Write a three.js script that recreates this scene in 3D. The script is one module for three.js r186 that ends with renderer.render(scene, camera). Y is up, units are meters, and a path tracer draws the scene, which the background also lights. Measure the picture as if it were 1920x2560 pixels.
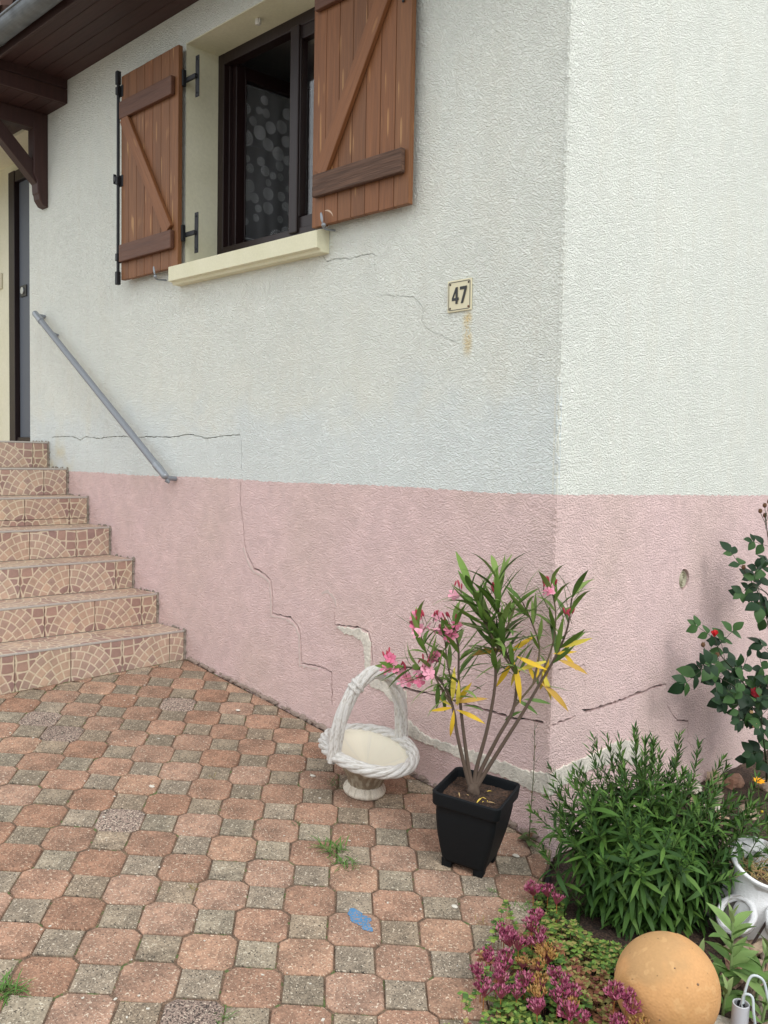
import * as THREE from 'three';
import { mergeGeometries } from 'three/addons/utils/BufferGeometryUtils.js';
import { RoundedBoxGeometry } from 'three/addons/geometries/RoundedBoxGeometry.js';
import { FontLoader } from 'three/addons/loaders/FontLoader.js';
import { TextGeometry } from 'three/addons/geometries/TextGeometry.js';

// ------------------------------------------------------------------ camera, sky, sun, exposure
const scene = new THREE.Scene();
const camera = new THREE.PerspectiveCamera(58.307, 768 / 1024, 0.05, 400);
camera.position.set(1.8775, 1.1138, 2.7359);
camera.rotation.set(-0.05715, 0.78743, 0.01816, 'YXZ');
scene.add(camera);

const SUN_DIR = new THREE.Vector3(0.95, 0.92, 0.24).normalize();
{ // overcast sky: a soft cloud deck, a little brighter round the hidden sun
  const w = 256, h = 128, d = new Float32Array(w * h * 4);
  for (let j = 0; j < h; j++) for (let i = 0; i < w; i++) {
    const el = ((j + 0.5) / h - 0.5) * Math.PI, az = ((i + 0.5) / w - 0.5) * 2 * Math.PI;
    const dir = new THREE.Vector3(Math.cos(el) * Math.cos(az), Math.sin(el), Math.cos(el) * Math.sin(az));
    const c = Math.max(0, dir.dot(SUN_DIR));
    const up = Math.max(0, dir.y), c2 = Math.max(0, dir.x * -0.72 + dir.y * 0.42 + dir.z * 0.55);  // c2: bright lobe away from the sun, added to lift the left wall
    const cl = 1 + 0.07 * Math.sin(az * 3 + 4 * el) * Math.sin(el * 7 + 1.3) + 0.05 * Math.sin(az * 7 - 6 * el);
    let L = (0.97 + 0.06 * up + 0.68 * c * c * c + 0.38 * c2 * c2) * cl;
    if (dir.y < 0) L = 0.3;
    const k = (j * w + i) * 4;
    d[k] = L * 0.96; d[k + 1] = L * 1.0; d[k + 2] = L * 1.04; d[k + 3] = 1;
  }
  const t = new THREE.DataTexture(d, w, h, THREE.RGBAFormat, THREE.FloatType);
  t.mapping = THREE.EquirectangularReflectionMapping; t.magFilter = t.minFilter = THREE.LinearFilter; t.needsUpdate = true;
  scene.background = t; scene.environment = t;
}
const sun = new THREE.DirectionalLight(new THREE.Color(1, 0.97, 0.93), 1.2);
sun.position.copy(SUN_DIR).multiplyScalar(12); sun.castShadow = true; sun.shadow.radius = 48;
sun.shadow.mapSize.set(2048, 2048);
Object.assign(sun.shadow.camera, { left: -7, right: 7, top: 7, bottom: -7, near: 0.5, far: 30 });
scene.add(sun, sun.target);

const renderer = new THREE.WebGLRenderer({ antialias: true });
renderer.setSize(768, 1024);
renderer.toneMapping = THREE.LinearToneMapping;
renderer.toneMappingExposure = 1.1;
renderer.shadowMap.enabled = true;

// ------------------------------------------------------------------ helpers
function rngOf(s) { return () => { s |= 0; s = s + 0x6D2B79F5 | 0; let t = Math.imul(s ^ s >>> 15, 1 | s); t = t + Math.imul(t ^ t >>> 7, 61 | t) ^ t; return ((t ^ t >>> 14) >>> 0) / 4294967296; }; }
const V = (x, y, z) => new THREE.Vector3(x, y, z);
const clamp = (x, a, b) => Math.max(a, Math.min(b, x));
const lerp = (a, b, t) => a + (b - a) * t;
const sstep = (a, b, x) => { const t = clamp((x - a) / (b - a), 0, 1); return t * t * (3 - 2 * t); };
function hash2(x, y, s = 0) { let h = Math.imul(x, 374761393) ^ Math.imul(y, 668265263) ^ Math.imul(s + 1, 1274126177); h = Math.imul(h ^ h >>> 13, 1274126177); return ((h ^ h >>> 16) >>> 0) / 4294967296; }
function vnoise(x, y, p, s, py = p) { // value noise with periods p, py
  const xi = Math.floor(x), yi = Math.floor(y), fx = x - xi, fy = y - yi;
  const u = fx * fx * (3 - 2 * fx), v = fy * fy * (3 - 2 * fy), m = (a, p) => ((a % p) + p) % p;
  const x0 = m(xi, p), x1 = m(xi + 1, p), y0 = m(yi, py), y1 = m(yi + 1, py);
  return lerp(lerp(hash2(x0, y0, s), hash2(x1, y0, s), u), lerp(hash2(x0, y1, s), hash2(x1, y1, s), u), v);
}
function fbm(x, y, p, s, n = 4, py = p) { let a = 0, w = 0.5, t = 0; for (let i = 0; i < n; i++) { a += w * vnoise(x, y, p, s + i, py); t += w; x *= 2; y *= 2; p *= 2; py *= 2; w *= 0.5; } return a / t; }
function tex(w, h, fn, srgb, rx = 1, ry = 1) { // fn(u, v) gives [r, g, b, a?] 0..1 ; sRGB values when srgb
  const d = new Uint8Array(w * h * 4);
  for (let j = 0; j < h; j++) for (let i = 0; i < w; i++) {
    const c = fn((i + 0.5) / w, (j + 0.5) / h), k = (j * w + i) * 4;
    if (typeof c === 'number') { d[k] = d[k + 1] = d[k + 2] = clamp(c, 0, 1) * 255; d[k + 3] = 255; }
    else { d[k] = clamp(c[0], 0, 1) * 255; d[k + 1] = clamp(c[1], 0, 1) * 255; d[k + 2] = clamp(c[2], 0, 1) * 255; d[k + 3] = c[3] === undefined ? 255 : clamp(c[3], 0, 1) * 255; }
  }
  const t = new THREE.DataTexture(d, w, h, THREE.RGBAFormat);
  t.wrapS = t.wrapT = THREE.RepeatWrapping; t.magFilter = THREE.LinearFilter; t.minFilter = THREE.LinearMipmapLinearFilter; t.generateMipmaps = true;
  if (srgb) t.colorSpace = THREE.SRGBColorSpace;
  t.repeat.set(rx, ry); t.needsUpdate = true; return t;
}
const rep = (t, x, y = x) => { const c = t.clone(); c.repeat.set(x, y); c.needsUpdate = true; return c; };
const std = (o) => new THREE.MeshStandardMaterial({ roughness: 0.85, metalness: 0, ...o });
const C = (r, g, b) => new THREE.Color().setRGB(r, g, b);
function mesh(name, geo, mat, parent, pos) {
  const m = new THREE.Mesh(geo, mat); m.name = name; m.castShadow = m.receiveShadow = true;
  if (pos) m.position.set(...pos);
  if (parent) parent.add(m); return m;
}
const used = {};
function numbered(n) { if (!(n in used)) { used[n] = 0; return n; } return n + '_' + String(++used[n]).padStart(3, '0'); }
function thing(name, label, category, pos = [0, 0, 0], group) {
  const o = new THREE.Group(); o.name = numbered(name); o.position.set(...pos); scene.add(o);
  o.userData = { label, category }; if (group) o.userData.group = group; return o;
}
function structure(name, label, category) { const o = new THREE.Group(); o.name = numbered(name); scene.add(o); o.userData = { kind: 'structure', label, category }; return o; }
function box(x0, x1, y0, y1, z0, z1, bev = 0) {
  const g = bev ? new RoundedBoxGeometry(x1 - x0, y1 - y0, z1 - z0, 1, bev) : new THREE.BoxGeometry(x1 - x0, y1 - y0, z1 - z0);
  g.translate((x0 + x1) / 2, (y0 + y1) / 2, (z0 + z1) / 2); return uvWorld(g);
}
function uvWorld(g) { // uv in metres from the dominant direction of each face
  if (g.index) g = g.toNonIndexed();
  const p = g.attributes.position, n = g.attributes.normal, uv = new Float32Array(p.count * 2);
  for (let i = 0; i < p.count; i++) {
    const ax = Math.abs(n.getX(i)), ay = Math.abs(n.getY(i)), az = Math.abs(n.getZ(i));
    if (az >= ax && az >= ay) { uv[2 * i] = p.getX(i); uv[2 * i + 1] = p.getY(i); }
    else if (ax >= ay) { uv[2 * i] = -p.getZ(i); uv[2 * i + 1] = p.getY(i); }
    else { uv[2 * i] = p.getX(i); uv[2 * i + 1] = -p.getZ(i); }
  }
  g.setAttribute('uv', new THREE.BufferAttribute(uv, 2)); return g;
}
const merge = (gs) => mergeGeometries(gs.map((g) => { const c = g.index ? g.toNonIndexed() : g; for (const k of Object.keys(c.attributes)) if (!['position', 'normal', 'uv', 'color'].includes(k)) c.deleteAttribute(k); return c; }));
function tube(pts, r, seg = 24, rad = 8) { return new THREE.TubeGeometry(new THREE.CatmullRomCurve3(pts.map((p) => p.isVector3 ? p : V(...p))), seg, r, rad); }
function taper(pts, r0, r1, seg = 16, rad = 6) { // tapered closed stem along a smooth path
  const c = new THREE.CatmullRomCurve3(pts.map((p) => p.isVector3 ? p : V(...p)));
  const g = new THREE.TubeGeometry(c, seg, 1, rad), P = g.attributes.position;
  for (let i = 0; i <= seg; i++) { const q = c.getPointAt(i / seg), r = lerp(r0, r1, i / seg);
    for (let j = 0; j <= rad; j++) { const k = i * (rad + 1) + j; P.setXYZ(k, q.x + (P.getX(k) - q.x) * r, q.y + (P.getY(k) - q.y) * r, q.z + (P.getZ(k) - q.z) * r); } }
  return g;
}
function leafGeo(len, wid, { curl = 0.25, fold = 0.25, seg = 4, belly = 0.45 } = {}) { // leaf along +Y, face +Z
  const pos = [], idx = [], uv = [];
  let y = 0, z = 0;
  for (let i = 0; i <= seg; i++) {
    const t = i / seg, a = curl * t; if (i) { y += Math.cos(a) * len / seg; z -= Math.sin(a) * len / seg; }
    const s = t < belly ? Math.sin(t / belly * Math.PI / 2) : Math.cos((t - belly) / (1 - belly) * Math.PI / 2);
    const w = wid / 2 * Math.max(0.06, Math.pow(Math.max(0, s), 0.9));
    pos.push(-w, y, z + w * fold, 0, y, z, w, y, z + w * fold); uv.push(0, t, 0.5, t, 1, t);
    if (i) { const b = (i - 1) * 3; idx.push(b, b + 1, b + 3, b + 1, b + 4, b + 3, b + 1, b + 2, b + 4, b + 2, b + 5, b + 4); }
  }
  const g = new THREE.BufferGeometry(); g.setAttribute('position', new THREE.Float32BufferAttribute(pos, 3)); g.setAttribute('uv', new THREE.Float32BufferAttribute(uv, 2)); g.setIndex(idx); g.computeVertexNormals(); return g;
}
function aim(dir, face) { // rotation taking +Y to dir with +Z as near face as can be
  const y = dir.clone().normalize(), x = new THREE.Vector3().crossVectors(y, face); if (x.lengthSq() < 1e-6) x.set(1, 0, 0); x.normalize();
  const z = new THREE.Vector3().crossVectors(x, y); return new THREE.Matrix4().makeBasis(x, y, z);
}
function place(o, p, dir, face, s = 1) { o.quaternion.setFromRotationMatrix(aim(dir, face)); o.position.copy(p); o.scale.setScalar(s); return o; }
function placed(g, p, dir, face, s = 1) { const m = aim(dir, face); m.scale(V(s, s, s)); m.setPosition(p); return g.clone().applyMatrix4(m); }
function tint(g, c) { const n = g.attributes.position.count, a = new Float32Array(n * 3); for (let i = 0; i < n; i++) a.set([c.r, c.g, c.b], i * 3); g.setAttribute('color', new THREE.BufferAttribute(a, 3)); return g; }
function lumpy(r, seed, amp = 0.25, det = 3, sx = 1, sy = 1, sz = 1) { // a stone
  const g = new THREE.IcosahedronGeometry(r, det), p = g.attributes.position, q = rngOf(seed), o = q() * 50;
  for (let i = 0; i < p.count; i++) { const v = V().fromBufferAttribute(p, i), n = v.clone().normalize();
    const k = 1 + amp * ((fbm(n.x * 1.4 + o, n.y * 1.4 + n.z * 1.1 + o, 64, seed, 3) - 0.5) * 2); p.setXYZ(i, v.x * k * sx, v.y * k * sy, v.z * k * sz); }
  g.computeVertexNormals(); return g;
}
const gy = (x, z) => -0.2726 - 0.121 * x - 0.0263 * z;                  // the sloping paving
const UPG = V(0.121, 1, 0.0263).normalize();
const bedY = (x, z) => -0.338 - 0.045 * x + 0.02 * (fbm(x * 3 + 20, z * 3 + 20, 64, 7, 3) - 0.5);

// ------------------------------------------------------------------ materials
const stuccoBump = tex(2048, 2048, (u, v) => { // roughcast, one tile = 1.7 m
  const wx = (fbm(u * 24, v * 24, 24, 71, 2) - 0.5) * 1.6, wy = (fbm(u * 24, v * 24, 24, 81, 2) - 0.5) * 1.6;
  const a = vnoise(u * 350 + wx * 3, v * 410 + wy * 3, 350, 3, 410), b = vnoise(u * 640 + wx, v * 680, 640, 5, 680), c = vnoise(u * 170 + wx, v * 190, 170, 9, 190);
  const blob = sstep(0.28, 0.72, a);
  return 0.04 + 0.4 * blob + 0.36 * b * (0.4 + 0.6 * a) + 0.2 * c;
}, false);
const whiteMap = tex(1024, 1024, (u, v) => { // limewash white, 5 m tile, u from the corner leftwards
  let X = u * 5 - 5, Y = v * 5 - 1;
  const n = fbm(u * 6, v * 6, 6, 11, 5), m = fbm(u * 40, v * 40, 40, 13, 3), g = hash2(u * 1024 | 0, v * 1024 | 0, 4);
  const cool = 0.4 * sstep(0.8, 0.9, Y) * sstep(1.5, 1.2, Y + 0.3 * (m - 0.5) + 0.25 * (n - 0.5)), st = fbm(u * 90, v * 4, 90, 17, 4, 4), gr = sstep(0.5, 0.66, 0.55 * st + 0.45 * m);  // cool: bluish tone of the light, painted into the white above the pink base
  let c = [0.907 - 0.03 * cool, 0.917, 0.88 + 0.055 * cool].map((x, i) => x * (1 + 0.035 * (n - 0.5) + 0.035 * (m - 0.5)) * (1 - gr * (0.007 + 0.004 * i) * (1 - cool)));
  const stain = (f, r, gg, b) => { c[0] *= 1 - f * (1 - r); c[1] *= 1 - f * (1 - gg); c[2] *= 1 - f * (1 - b); };
  // rust run below the lower right screw of the number plate, and a faint one at the left
  const rx = X + 0.432 - 0.02 * (m - 0.5); stain(sstep(0.03, 0.002, Math.abs(rx)) * sstep(1.50, 1.58, Y) * sstep(1.70, 1.66, Y) * sstep(0.35, 0.7, m + 0.25 * g), 0.93, 0.8, 0.58);
  stain(sstep(0.025, 0.004, Math.abs(X + 0.52)) * sstep(1.64, 1.66, Y) * sstep(1.70, 1.68, Y) * sstep(0.4, 0.7, m), 0.95, 0.87, 0.7);
  // yellowed splash next to the upper steps
  stain(0.5 * sstep(0.3, 0.03, Math.hypot(X + 3.93, (Y - 1.06) * 1.2)) * sstep(0.36, 0.66, n * 0.4 + m * 0.6), 0.93, 0.82, 0.6);
  // dirt flecks
  if (g > 0.9975) stain(0.35, 0.6, 0.6, 0.55);
  return c;
}, true, 0.2, 0.2);
whiteMap.offset.set(0, 0.2);
const pinkMap = tex(1024, 1024, (u, v) => {
  const n = fbm(u * 7, v * 7, 7, 31, 5), m = fbm(u * 50, v * 50, 50, 33, 3), g = hash2(u * 1024 | 0, v * 1024 | 0, 5);
  let k = 1 + 0.06 * (n - 0.5) + 0.08 * (m - 0.5); if (g > 0.996) k *= 0.85;
  return [0.895 * k, 0.785 * k - 0.012 * (n - 0.5), 0.765 * k + 0.02 * (n - 0.5)];
}, true, 0.4, 0.4);
const M = {};
M.white = std({ map: whiteMap, bumpMap: rep(stuccoBump, 0.78), bumpScale: 0.0072, roughness: 0.93 });
M.whiteR = M.white.clone(); M.whiteR.map = whiteMap.clone(); M.whiteR.map.offset.set(0.5, 0.5); M.whiteR.map.needsUpdate = true;
M.pink = std({ map: pinkMap, bumpMap: rep(stuccoBump, 0.78), bumpScale: 0.0072, roughness: 0.93 });
M.mortarDark = std({ color: C(0.06, 0.05, 0.046), roughness: 1 });
const grit = tex(512, 512, (u, v) => 0.55 * fbm(u * 24, v * 24, 24, 51, 4) + 0.45 * vnoise(u * 128, v * 128, 128, 53), false);
const smallGrit = rep(grit, 4);
const greyMap = tex(512, 512, (u, v) => { const n = fbm(u * 8, v * 8, 8, 61, 5), m = vnoise(u * 90, v * 90, 90, 62); const k = 0.87 + 0.26 * (n - 0.5) + 0.1 * (m - 0.5); return [k, k * 0.97, k * 0.91]; }, true, 1.5, 1.5);
M.patch = std({ map: greyMap, color: C(1, 1, 1), bumpMap: smallGrit, bumpScale: 0.006, roughness: 0.95 });
M.filler = std({ color: C(0.62, 0.5, 0.46), bumpMap: smallGrit, bumpScale: 0.003 });
const plasterMap = tex(512, 512, (u, v) => { const n = fbm(u * 5, v * 5, 5, 65, 4), m = vnoise(u * 120, v * 120, 120, 67); const k = 1 + 0.07 * (n - 0.5) + 0.03 * (m - 0.5); return [0.885 * k, 0.872 * k, 0.775 * k + 0.03 * (n - 0.5)]; }, true, 0.8, 0.8);
M.cream = std({ map: plasterMap, bumpMap: smallGrit, bumpScale: 0.001, roughness: 0.8 });
M.sill = std({ map: rep(plasterMap, 1.7), color: C(1, 0.99, 0.93), bumpMap: smallGrit, bumpScale: 0.0006, roughness: 0.7 });
function woodTex(seed, base, dark, streak) { // grain runs along v
  return tex(512, 1024, (u, v) => {
    const w = u * 34 + 4.2 * fbm(u * 4, v * 3, 4, seed, 3, 3);
    const gr = fbm(w, v * 3, 34, seed + 3, 3, 3), fine = vnoise(u * 220, v * 14, 220, seed + 9, 14), big = fbm(u * 3, v * 2, 3, seed + 13, 3, 2);
    let k = 0.5 * gr + 0.3 * fine + 0.2 * big;
    let c = [lerp(dark[0], base[0], k), lerp(dark[1], base[1], k), lerp(dark[2], base[2], k)];
    if (streak) { const s = sstep(0.75, 0.86, vnoise(u * 26, v * 7, 26, seed + 21, 7)) * sstep(0.55, 0.75, fbm(u * 5, v * 4, 5, seed + 23, 2, 4)); c = c.map((x, i) => lerp(x, [0.72, 0.55, 0.36][i], s * streak)); }
    return c;
  }, true, 2.2, 1.1);
}
const woodBump = tex(512, 512, (u, v) => 0.6 * fbm(u * 60, v * 4, 60, 90, 3, 4) + 0.4 * vnoise(u * 200, v * 10, 200, 91, 10), false, 2.2, 2.2);
const shutterTex = woodTex(101, [0.60, 0.405, 0.25], [0.41, 0.262, 0.155], 0.75);
M.shutter = [0, 1, 2, 3].map((i) => { const t = shutterTex.clone(); t.offset.set(i * 0.23, i * 0.37); t.needsUpdate = true; return std({ map: t, color: C(...[[1, 1, 1], [0.9, 0.88, 0.86], [1.0, 0.93, 0.86], [0.86, 0.84, 0.84]][i]), bumpMap: woodBump, bumpScale: 0.0012, roughness: 0.62 }); });
M.batten = std({ map: woodTex(131, [0.46, 0.305, 0.22], [0.31, 0.19, 0.135], 0.12), bumpMap: woodBump, bumpScale: 0.0015, roughness: 0.6 });
M.weathered = std({ map: woodTex(151, [0.53, 0.40, 0.32], [0.20, 0.135, 0.105], 0.1), bumpMap: woodBump, bumpScale: 0.003, roughness: 0.8 });
M.eave = [0, 1, 2].map((i) => { const t = woodTex(171, [0.29, 0.17, 0.15], [0.19, 0.105, 0.09], 0); t.offset.set(i * 0.31, i * 0.17); return std({ map: t, color: C(1 - 0.08 * i, 1 - 0.08 * i, 1 - 0.07 * i), bumpMap: woodBump, bumpScale: 0.001, roughness: 0.6 }); });
M.frame = std({ map: woodTex(191, [0.165, 0.09, 0.085], [0.1, 0.05, 0.048], 0), bumpMap: woodBump, bumpScale: 0.0006, roughness: 0.45 });
M.iron = std({ color: C(0.018, 0.019, 0.022), roughness: 0.5, metalness: 0.3 });
M.zinc = std({ map: tex(256, 256, (u, v) => { const n = fbm(u * 6, v * 6, 6, 211, 4); const k = 0.44 + 0.22 * (n - 0.5); return [k * 0.96, k, k * 1.03]; }, true, 2, 2), roughness: 0.55, metalness: 0.4 });
M.rail = std({ color: C(0.235, 0.25, 0.275), roughness: 0.5, metalness: 0.25 });
M.railCap = std({ color: C(0.29, 0.31, 0.335), roughness: 0.35, metalness: 0.4 });
M.steel = std({ color: C(0.55, 0.57, 0.6), roughness: 0.35, metalness: 0.8 });
M.glass = new THREE.MeshPhysicalMaterial({ color: 0xffffff, transmission: 1, thickness: 0, roughness: 0.02, ior: 1.5 });
M.room = std({ color: C(0.3, 0.3, 0.31), roughness: 0.9 });
M.roomDark = std({ color: C(0.1, 0.09, 0.09), roughness: 0.9 });
M.doorGrey = std({ color: C(0.115, 0.13, 0.155), roughness: 0.6 });
M.tileRoof = std({ color: C(0.16, 0.09, 0.07), roughness: 0.85 });
// ------------------------------------------------------------------ ground, paving, flower bed
{
  const g = new THREE.PlaneGeometry(400, 400); g.rotateX(-Math.PI / 2);
  const uv = g.attributes.uv; for (let i = 0; i < uv.count; i++) uv.setXY(i, uv.getX(i) * 400, uv.getY(i) * 400);
  const m = mesh('ground', g, std({ color: C(0.3, 0.28, 0.24), bumpMap: grit, bumpScale: 0.01, roughness: 1 }), scene, [0, -0.95, 0]);
  m.userData = { kind: 'structure', label: 'open ground around the house', category: 'ground' };
}
const paving = structure('paving', 'sloping forecourt of terracotta octagonal and grey square concrete pavers', 'paving');
function paverTex(seed, base, spread, white, dark) { // one tile = 0.34 m
  return tex(512, 512, (u, v) => {
    const n = fbm(u * 5, v * 5, 5, seed, 4), m = vnoise(u * 60, v * 60, 60, seed + 5), f = vnoise(u * 170, v * 170, 170, seed + 6);
    let k = 1 + spread * (n - 0.5) + 0.22 * (m - 0.5) + 0.16 * (f - 0.5);
    let c = base.map((x) => x * k);
    const s1 = vnoise(u * 95, v * 95, 95, seed + 11), s2 = vnoise(u * 110 + 3, v * 110, 110, seed + 17);
    const w = sstep(white, white + 0.05, s1); c = c.map((x, i) => lerp(x, [0.87, 0.82, 0.74][i], w * 0.75));
    const d = sstep(dark, dark + 0.06, s2); c = c.map((x) => lerp(x, x * 0.5, d));
    return c;
  }, true, 1 / 0.34, 1 / 0.34);
}
const paverBump = tex(512, 512, (u, v) => 0.5 * vnoise(u * 90, v * 90, 90, 301) + 0.3 * vnoise(u * 180, v * 180, 180, 303) + 0.2 * fbm(u * 8, v * 8, 8, 305, 3), false, 1 / 0.34, 1 / 0.34);
const octTex = paverTex(311, [0.605, 0.485, 0.41], 0.45, 0.81, 0.87), sqTex = paverTex(331, [0.57, 0.515, 0.445], 0.45, 0.81, 0.8), wornTex = paverTex(351, [0.60, 0.53, 0.485], 0.3, 0.72, 0.62);
const pm = (t, r, g, b, bs = 0.0016) => std({ map: t, color: C(r, g, b), bumpMap: paverBump, bumpScale: bs, roughness: 0.93 });
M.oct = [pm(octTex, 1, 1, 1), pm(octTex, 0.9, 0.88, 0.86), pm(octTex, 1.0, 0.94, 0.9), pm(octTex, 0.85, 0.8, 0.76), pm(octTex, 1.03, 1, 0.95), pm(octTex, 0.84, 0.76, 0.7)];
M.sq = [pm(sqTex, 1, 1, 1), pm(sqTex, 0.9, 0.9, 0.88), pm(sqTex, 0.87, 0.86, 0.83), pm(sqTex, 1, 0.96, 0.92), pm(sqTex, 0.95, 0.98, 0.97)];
M.worn = [pm(wornTex, 1, 0.97, 0.95, 0.004), pm(wornTex, 0.88, 0.84, 0.82, 0.004)];
M.joint = std({ map: tex(256, 256, (u, v) => { const n = fbm(u * 10, v * 10, 10, 371, 4), m = vnoise(u * 100, v * 100, 100, 373); const k = 0.41 + 0.22 * (n - 0.5) + 0.2 * (m - 0.5), g = sstep(0.62, 0.72, n); return [k * lerp(1.08, 0.75, g), k * lerp(0.88, 0.86, g), k * lerp(0.72, 0.5, g)]; }, true, 4, 4), bumpMap: smallGrit, bumpScale: 0.004, roughness: 1 });
{
  // bedding sheet a few millimetres below the paver tops
  const s = new THREE.Shape([[-2.9, 0.02], [-2.9, -4.6], [3.2, -4.6], [0.86, -1.74], [0.06, -0.15], [-0.02, 0.02]].map((p) => new THREE.Vector2(...p)));
  const g = new THREE.ShapeGeometry(s), p = g.attributes.position, uv = g.attributes.uv;
  for (let i = 0; i < p.count; i++) { const x = p.getX(i), z = -p.getY(i); uv.setXY(i, x, z); p.setXYZ(i, x, gy(x, z) - 0.0055, z); }
  g.computeVertexNormals(); mesh('joint_sand', g, M.joint, paving);
  const R = rngOf(42), PP = 0.1381, TH = 0.8275, X0 = -0.4262, Z0 = 1.5005, ct = Math.cos(TH), st = Math.sin(TH), CH = 0.17 * PP, GAP = 0.0021;
  const clip = (poly, nx, nz, d) => { const out = []; for (let i = 0; i < poly.length; i++) { const a = poly[i], b = poly[(i + 1) % poly.length], da = nx * a[0] + nz * a[1] - d, db = nx * b[0] + nz * b[1] - d; if (da >= 0) out.push(a); if ((da >= 0) !== (db >= 0)) { const t = da / (da - db); out.push([lerp(a[0], b[0], t), lerp(a[1], b[1], t)]); } } return out; };
  const area = (q) => { let a = 0; q.forEach((p, i) => { const r = q[(i + 1) % q.length]; a += p[0] * r[1] - p[1] * r[0]; }); return a / 2; };
  function prism(poly, bev, h) { // poly in local x,z ; rounded-over top edge, sides, no bottom
    if (area(poly) < 0) poly = poly.slice().reverse();
    const cx = poly.reduce((a, p) => a + p[0], 0) / poly.length, cz = poly.reduce((a, p) => a + p[1], 0) / poly.length;
    const inset = (b) => poly.map((p) => { const dx = p[0] - cx, dz = p[1] - cz, l = Math.hypot(dx, dz); const k = Math.max(0, 1 - b * 1.15 / l); return [cx + dx * k, cz + dz * k]; });
    const rings = [[poly, -h], [poly, -bev], [inset(bev * 0.35), -bev * 0.3], [inset(bev), 0]], n = poly.length, pos = [], ix = [];
    rings.forEach(([r, y]) => r.forEach((p) => pos.push(p[0], y, p[1])));
    for (let k = 0; k < 3; k++) for (let i = 0; i < n; i++) { const a = k * n + i, b = k * n + (i + 1) % n; ix.push(a, a + n, b, b, a + n, b + n); }
    pos.push(cx, 0.0005, cz); const c = 4 * n; for (let i = 0; i < n; i++) ix.push(3 * n + i, c, 3 * n + (i + 1) % n);
    const g = new THREE.BufferGeometry(); g.setAttribute('position', new THREE.Float32BufferAttribute(pos, 3)); g.setIndex(ix); g.computeVertexNormals();
    const ou = R() * 3, ov = R() * 3, uv = []; for (let i = 0; i < pos.length; i += 3) uv.push(pos[i] + ou + pos[i + 1] * 0.6, pos[i + 2] + ov);
    g.setAttribute('uv', new THREE.Float32BufferAttribute(uv, 2)); return g;
  }
  const W = PP + CH, S = PP - CH;
  const octPoly = () => { const a = W / 2 - GAP, c = CH + 0.0008, j = () => (R() - 0.5) * 0.0042; return [[a - c, -a], [a, -a + c], [a, a - c], [a - c, a], [-a + c, a], [-a, a - c], [-a, -a + c], [-a + c, -a]].map((p) => [p[0] + j(), p[1] + j()]); };
  const sqPoly = () => { const a = S / 2 - GAP, j = () => (R() - 0.5) * 0.004; return [[a, -a], [a, a], [-a, a], [-a, -a]].map((p) => [p[0] + j(), p[1] + j()]); };
  const octG = Array.from({ length: 12 }, () => prism(octPoly(), 0.0065, 0.05)), sqG = Array.from({ length: 12 }, () => prism(sqPoly(), 0.0038, 0.05));
  // edges: house wall (z > 0.012), steps (x > -2.36), flower bed
  const e0 = [0.07, 0.09], e1 = [0.478, 0.93], ex = e1[0] - e0[0], ez = e1[1] - e0[1], el = Math.hypot(ex, ez);
  const bnx = -ez / el, bnz = ex / el, bd = bnx * e0[0] + bnz * e0[1];
  const worn = new Set(['-5,11', '-4,10', '-1,5', '-2,14', '2,-2', '-3,13', '-1,13']);
  const rest = { oct: [], sq: [] }; let no = 0, ns = 0;
  const tilt = new THREE.Quaternion().setFromUnitVectors(V(0, 1, 0), UPG);
  const cells = [];
  for (let j = -9; j <= 24; j++) for (let i = -22; i <= 16; i++) {
    const x = X0 + PP * (i * ct - j * st), z = Z0 - PP * (i * st + j * ct);
    if (x < -2.55 || x > 0.95 || z < -0.1 || z > 2.5) continue;
    cells.push([i, j, x, z]);
  }
  cells.sort((a, b) => Math.hypot(a[2] - 1.0, a[3] - 1.6) - Math.hypot(b[2] - 1.0, b[3] - 1.6));
  for (const [i, j, x, z] of cells) {
    const oct = ((i + j) % 2 + 2) % 2 === 0, v = Math.floor(R() * 12);
    const h = 0.0045 * (R() - 0.5), rot = (R() - 0.5) * 0.03, tx = (R() - 0.5) * 0.026, tz = (R() - 0.5) * 0.026, mk = R();
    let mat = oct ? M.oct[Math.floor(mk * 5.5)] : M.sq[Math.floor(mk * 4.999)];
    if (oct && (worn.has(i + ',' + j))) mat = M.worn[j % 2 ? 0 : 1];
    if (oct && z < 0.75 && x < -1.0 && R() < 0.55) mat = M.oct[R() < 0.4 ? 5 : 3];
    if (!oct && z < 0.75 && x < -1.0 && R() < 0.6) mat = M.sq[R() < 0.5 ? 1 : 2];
    const R0 = W * 0.72;
    const nearEdge = z < R0 + 0.012 || x < -2.36 + R0 || bnx * x + bnz * z - bd < R0;
    let g = (oct ? octG : sqG)[v];
    if (nearEdge) {
      const a = TH + rot, ca = Math.cos(a), sa = Math.sin(a);
      let poly = (oct ? octPoly() : sqPoly()).map(([px, pz]) => [x + px * ca + pz * sa, z - px * sa + pz * ca]);
      poly = clip(poly, 0, 1, 0.014); if (poly.length > 2) poly = clip(poly, 1, 0, -2.358); if (poly.length > 2) poly = clip(poly, bnx, bnz, bd);
      if (poly.length < 3 || Math.abs(area(poly)) < 0.0006) continue;
      g = prism(poly.map(([px, pz]) => [(px - x) * ca - (pz - z) * sa, (px - x) * sa + (pz - z) * ca]), 0.004, 0.05);
    }
    const q = tilt.clone().multiply(new THREE.Quaternion().setFromEuler(new THREE.Euler(tx, TH + rot, tz)));
    const pos = V(x, gy(x, z) + h, z), inView = oct ? no++ < 290 : ns++ < 290;
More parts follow.
